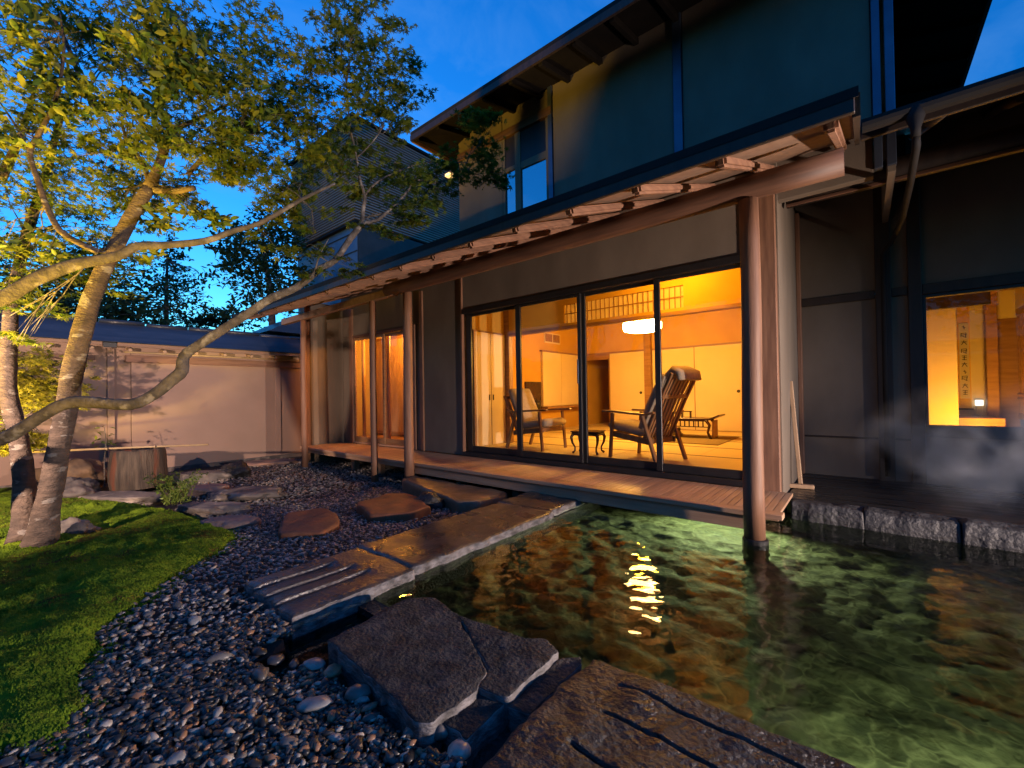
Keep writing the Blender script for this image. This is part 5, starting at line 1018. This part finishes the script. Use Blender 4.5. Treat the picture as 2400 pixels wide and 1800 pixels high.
# ---- dark trees beyond the wall
def far_tree(name, label, pads, trunk, seed, size, kind='oval', mat='dark_leaf'):
    t_ = thing(name, label, 'tree', tuple(at(*trunk[0][:3])[:2])+(-.17,), 'dark trees beyond the garden wall')
    b0 = at(*trunk[0][:3]); P = [Vector((b0.x, b0.y, -.17))]+[at(a, b_, d) for a, b_, d, w_ in trunk]; Rr = [trunk[0][3]*trunk[0][2]/2000]+[w_*d/2000 for a, b_, d, w_ in trunk]
    limb_w(t_, 'trunk', P, Rr, 'bark_grey', 10); crown(t_, [q[:5]+(q[5]*2,) for q in pads], seed, size, kind, M[mat], tilt=.8)
    twigs(t_, pads, [at(*q[:3]) for q in trunk[1:]], seed, per=3, thick=.02); return t_
far_tree('camphor_tree', 'dark leafy tree beyond the wall just left of the lower eave', [(590, 560, 80, 60, 13, 420), (640, 620, 90, 50, 13, 420), (560, 640, 70, 45, 13, 320), (660, 560, 60, 60, 13.5, 300), (600, 700, 80, 40, 13, 300), (690, 690, 50, 40, 12.5, 200), (640, 500, 50, 40, 13, 160), (545, 600, 40, 25, 13, 90)], [(640, 860, 13, 18), (635, 700, 13, 14), (620, 600, 13, 8)], 401, (.09, .17))
far_tree('tall_thin_tree', 'sparse blue-green tree against the sky beyond the wall', [(390, 640, 50, 45, 14, 200), (340, 690, 70, 40, 14, 240), (430, 690, 60, 45, 14, 220), (380, 740, 80, 30, 14, 260), (450, 640, 30, 30, 14, 60), (300, 740, 70, 40, 14, 260), (400, 590, 30, 30, 14, 60)], [(390, 900, 14, 14), (390, 720, 14, 9), (392, 610, 14, 4)], 402, (.08, .15))
far_tree('hedge_tree', 'dense black-green tree behind the wall at the far left', [(250, 680, 110, 60, 12, 620), (130, 700, 120, 60, 12, 620), (280, 740, 90, 40, 12, 420), (30, 690, 110, 60, 12, 560), (190, 620, 80, 40, 12, 260), (-60, 640, 120, 90, 12, 400)], [(150, 900, 12, 26), (150, 740, 12, 18), (160, 660, 12, 8)], 403, (.09, .16))
far_tree('round_bush', 'low dark rounded bush behind the wall beside the house corner', [(470, 755, 70, 22, 15, 260), (560, 750, 60, 22, 15, 220), (520, 735, 50, 18, 15, 160)], [(520, 860, 15, 14), (520, 770, 15, 8)], 404, (.09, .16))

# ---- trees added unseen behind the viewer, blocking sky light from garden and glass
for lab, x, y, h, rad, sd_ in (('added tall evergreen, unseen behind the viewer at the right, blocking sky light', 2.6, -2.6, 4.2, 2.0, 1), ('added tall evergreen, unseen straight behind the viewer, blocking sky light', -1.2, -3.2, 4.6, 2.1, 2), ('added tall evergreen, unseen behind the viewer at the left, blocking sky light', -5.0, -3.4, 4.6, 2.0, 3)):
    e_ = thing('added_shade_tree', lab, 'tree', (x, y, -.17)); limb_w(e_, 'trunk', [Vector((x, y, -.2)), Vector((x+.05, y, 1.5)), Vector((x-.03, y+.1, 3.0)), Vector((x, y, h+1))], [.16, .13, .10, .04], 'bark', 12)
    r = np.random.default_rng(500+sd_); q = r.normal(size=(5200, 3)); q /= np.linalg.norm(q, axis=1)[:, None]; q *= (r.random((5200, 1))**.4)*np.array([rad, rad*.9, rad*.85]); q *= 1+.25*np.sin(q[:, :1]*4+sd_)*np.sin(q[:, 1:2]*5)
    V_, F = scatter_leaves(q+np.array([x, y, h]), r.uniform(.09, .16, 5200), 'oval', 510+sd_, .8); o = link('leaves', np_mesh('leaves', V_, F, M['dark_leaf']), e_); o['kind'] = 'stuff'

# ---- fern and seedling
fe = thing('fern_clump', 'bright green fern clump between the moss and the flat rocks', 'plant', (-6.2, 1.35, -.05))
m_ = MB(); r = random.Random(4); LP = []
for k in range(46):
    a = r.uniform(0, 6.28); l = r.uniform(.16, .34); c0 = Vector((-6.2+r.uniform(-.12, .12), 1.35+r.uniform(-.1, .1), -.06)); pts = []
    for q in range(6): f = q/5; pts.append(c0+Vector((math.cos(a)*l*f*.75, math.sin(a)*l*f*.75, .30*math.sin(f*1.9)*l/.3)))
    m_.tube(pts, [.003, .003, .0025, .002, .0015, .001], 4, cap=False)
    for q in range(1, 6):
        for u in range(3): LP.append(pts[q-1].lerp(pts[q], u/3)+Vector((r.uniform(-.02, .02), r.uniform(-.02, .02), r.uniform(-.01, .01))))
m_.build('stems', M['fern'], fe)['kind'] = 'stuff'
V_, F = scatter_leaves(np.array([p[:] for p in LP]), np.random.default_rng(3).uniform(.02, .04, len(LP)), 'oval', 8, .6); o = link('leaves', np_mesh('leaves', V_, F, M['fern']), fe); o['kind'] = 'stuff'
se = thing('seedling', 'thin seedling with a few leaves rising behind the wash basin', 'plant', (-8.35, 1.0, -.1))
MB().tube([(-8.35, 1.0, -.1), (-8.36, 1.0, .3), (-8.33, 1.02, .55), (-8.35, 1.0, .75)], [.008, .007, .005, .003], 6).build('stem', M['bark_grey'], se)
q = np.array([(-8.35+.13*math.cos(k*2.4)*(.4+.6*(k % 3)/2), 1.0+.13*math.sin(k*2.4)*(.4+.6*(k % 3)/2), .5+.02*k if k < 14 else .35+.01*k) for k in range(22)])
V_, F = scatter_leaves(q, np.full(len(q), .07), 'oval', 4, .5); o = link('leaves', np_mesh('leaves', V_, F, M['broad']), se); o['kind'] = 'stuff'
fl_ = thing('fallen_leaf', 'single pale green fallen leaf on the dark pebbles between the stepping stones', 'leaf', (-3.55, 2.25, -.085))
V_, F = scatter_leaves(np.array([(-3.55, 2.25, -.085)]), np.array([.05]), 'oval', 2, .2); link('blade', np_mesh('blade', V_, F, M['fern']), fl_)

# ================================================================== GARDEN LAMPS
def garden_spot(label, loc, aim, energy, color, cone, blend=.6, size=.04):
    s_ = thing('garden_spotlight', label, 'lamp', loc); d = (Vector(aim)-Vector(loc)).normalized(); p = Vector(loc)
    MB().tube([p-d*.02-Vector((0, 0, .12)), p-d*.05], .012, 8).build('stake', M['black_metal'], s_)
    MB().tube([p-d*.12, p-d*.10, p-d*.01], [.03, .045, .05], 14, cap=False).build('housing', M['black_metal'], s_, smooth=True)
    MB().tube([p-d*.045, p-d*.04], .043, 14).build('lamp_glass', emis('spot_glass', color, 4), s_)
    lamp('spot_light', p, 'SPOT', energy, color, s_, size, aim, cone, blend); return s_
garden_spot('added warm spotlight, unseen near the viewer, lighting the leaf fronts of the twin-trunked tree', (-1.9, -1.3, .15), (-4.9, .55, 3.5), 1250, (1, .60, .07), 66, .9)  # added fill for the leaf fronts, aimed clear of the facade
garden_spot('small warm garden spotlight left of the twin trunks, shining up through the crown', (-5.6, -1.25, .10), (-4.75, .6, 4.1), 3000, (1, .61, .07), 72, 1.0)
garden_spot('small warm garden spotlight under the low yellow maple', (-7.1, -.75, .2), (-8.35, .25, 1.05), 900, (1, .72, .20), 50, .8)
garden_spot('warm garden spotlight on a stake, washing over the garden wall', (-3.9, -1.9, 1.35), (-9.7, 2.3, .3), 1800, (1, .69, .52), 75, .9)
garden_spot('low garden spotlight at the right end of the pool, aimed along the veranda', (3.6, 3.15, .75), (-4.8, 2.2, 1.0), 2000, (1, .78, .66), 100, .9)
# lamps under the water
def pool_lamp(label, loc, aim, energy):
    p = Vector(loc); d = (Vector(aim)-p).normalized(); u_ = thing('pool_lamp', label, 'lamp', loc)
    MB().tube([p-d*.10, p-d*.03], .06, 16).build('housing', M['black_metal'], u_); MB().tube([p-d*.03, p-d*.02], .05, 16).build('lamp_glass', emis('pool_lamp_glass', (.6, 1, .55), 2), u_)
    lamp('pool_light', p, 'SPOT', energy, (.92, 1.0, .56), u_, .04, aim, 165, .5)
pool_lamp('round underwater lamp beneath the veranda', (-1.0, 4.36, -.14), (-1.0, 2.0, -.40), 85)
pool_lamp('added underwater lamp, unseen under the grooved boulder, widening the green glow', (.35, 1.66, -.14), (.0, 3.4, -.40), 15)  # second lamp added out of sight to spread light across the floor

# ================================================================== STEAM
m = bpy.data.materials.new('steam'); m.use_nodes = True; t = m.node_tree; t.nodes.clear(); L = t.links
o = nn(t, 'ShaderNodeOutputMaterial'); pv_ = nn(t, 'ShaderNodeVolumePrincipled'); pv_.inputs['Color'].default_value = (.95, .95, .97, 1)
tc = nn(t, 'ShaderNodeTexCoord'); n1 = nn(t, 'ShaderNodeTexNoise'); n1.inputs['Scale'].default_value = 2.6; n1.inputs['Detail'].default_value = 4; n1.inputs['Distortion'].default_value = .6
L.new(tc.outputs['Object'], n1.inputs['Vector'])
gr = nn(t, 'ShaderNodeTexGradient', gradient_type='SPHERICAL'); mp = nn(t, 'ShaderNodeMapping'); mp.inputs['Scale'].default_value = (1/.95, 1/.75, 1/.62); L.new(tc.outputs['Object'], mp.inputs[0]); L.new(mp.outputs[0], gr.inputs[0])
mr = nn(t, 'ShaderNodeMapRange'); mr.inputs[1].default_value = .46; mr.inputs[2].default_value = .72; mr.inputs[3].default_value = 0; mr.inputs[4].default_value = 3.0; L.new(n1.outputs[0], mr.inputs[0])
mm = nn(t, 'ShaderNodeMath', operation='MULTIPLY'); L.new(mr.outputs[0], mm.inputs[0]); L.new(gr.outputs[1], mm.inputs[1]); L.new(mm.outputs[0], pv_.inputs['Density']); L.new(pv_.outputs[0], o.inputs['Volume'])
bm = bmesh.new(); bmesh.ops.create_icosphere(bm, subdivisions=3, radius=1); bmesh.ops.scale(bm, vec=(.95, .75, .62), verts=bm.verts)
me = bpy.data.meshes.new('steam'); bm.to_mesh(me); bm.free(); me.materials.append(m)
tag(link('steam', me, None, (.85, 5.15, .62)), 'soft white steam drifting over the terrace at the right end of the pool', 'steam', kind='stuff')
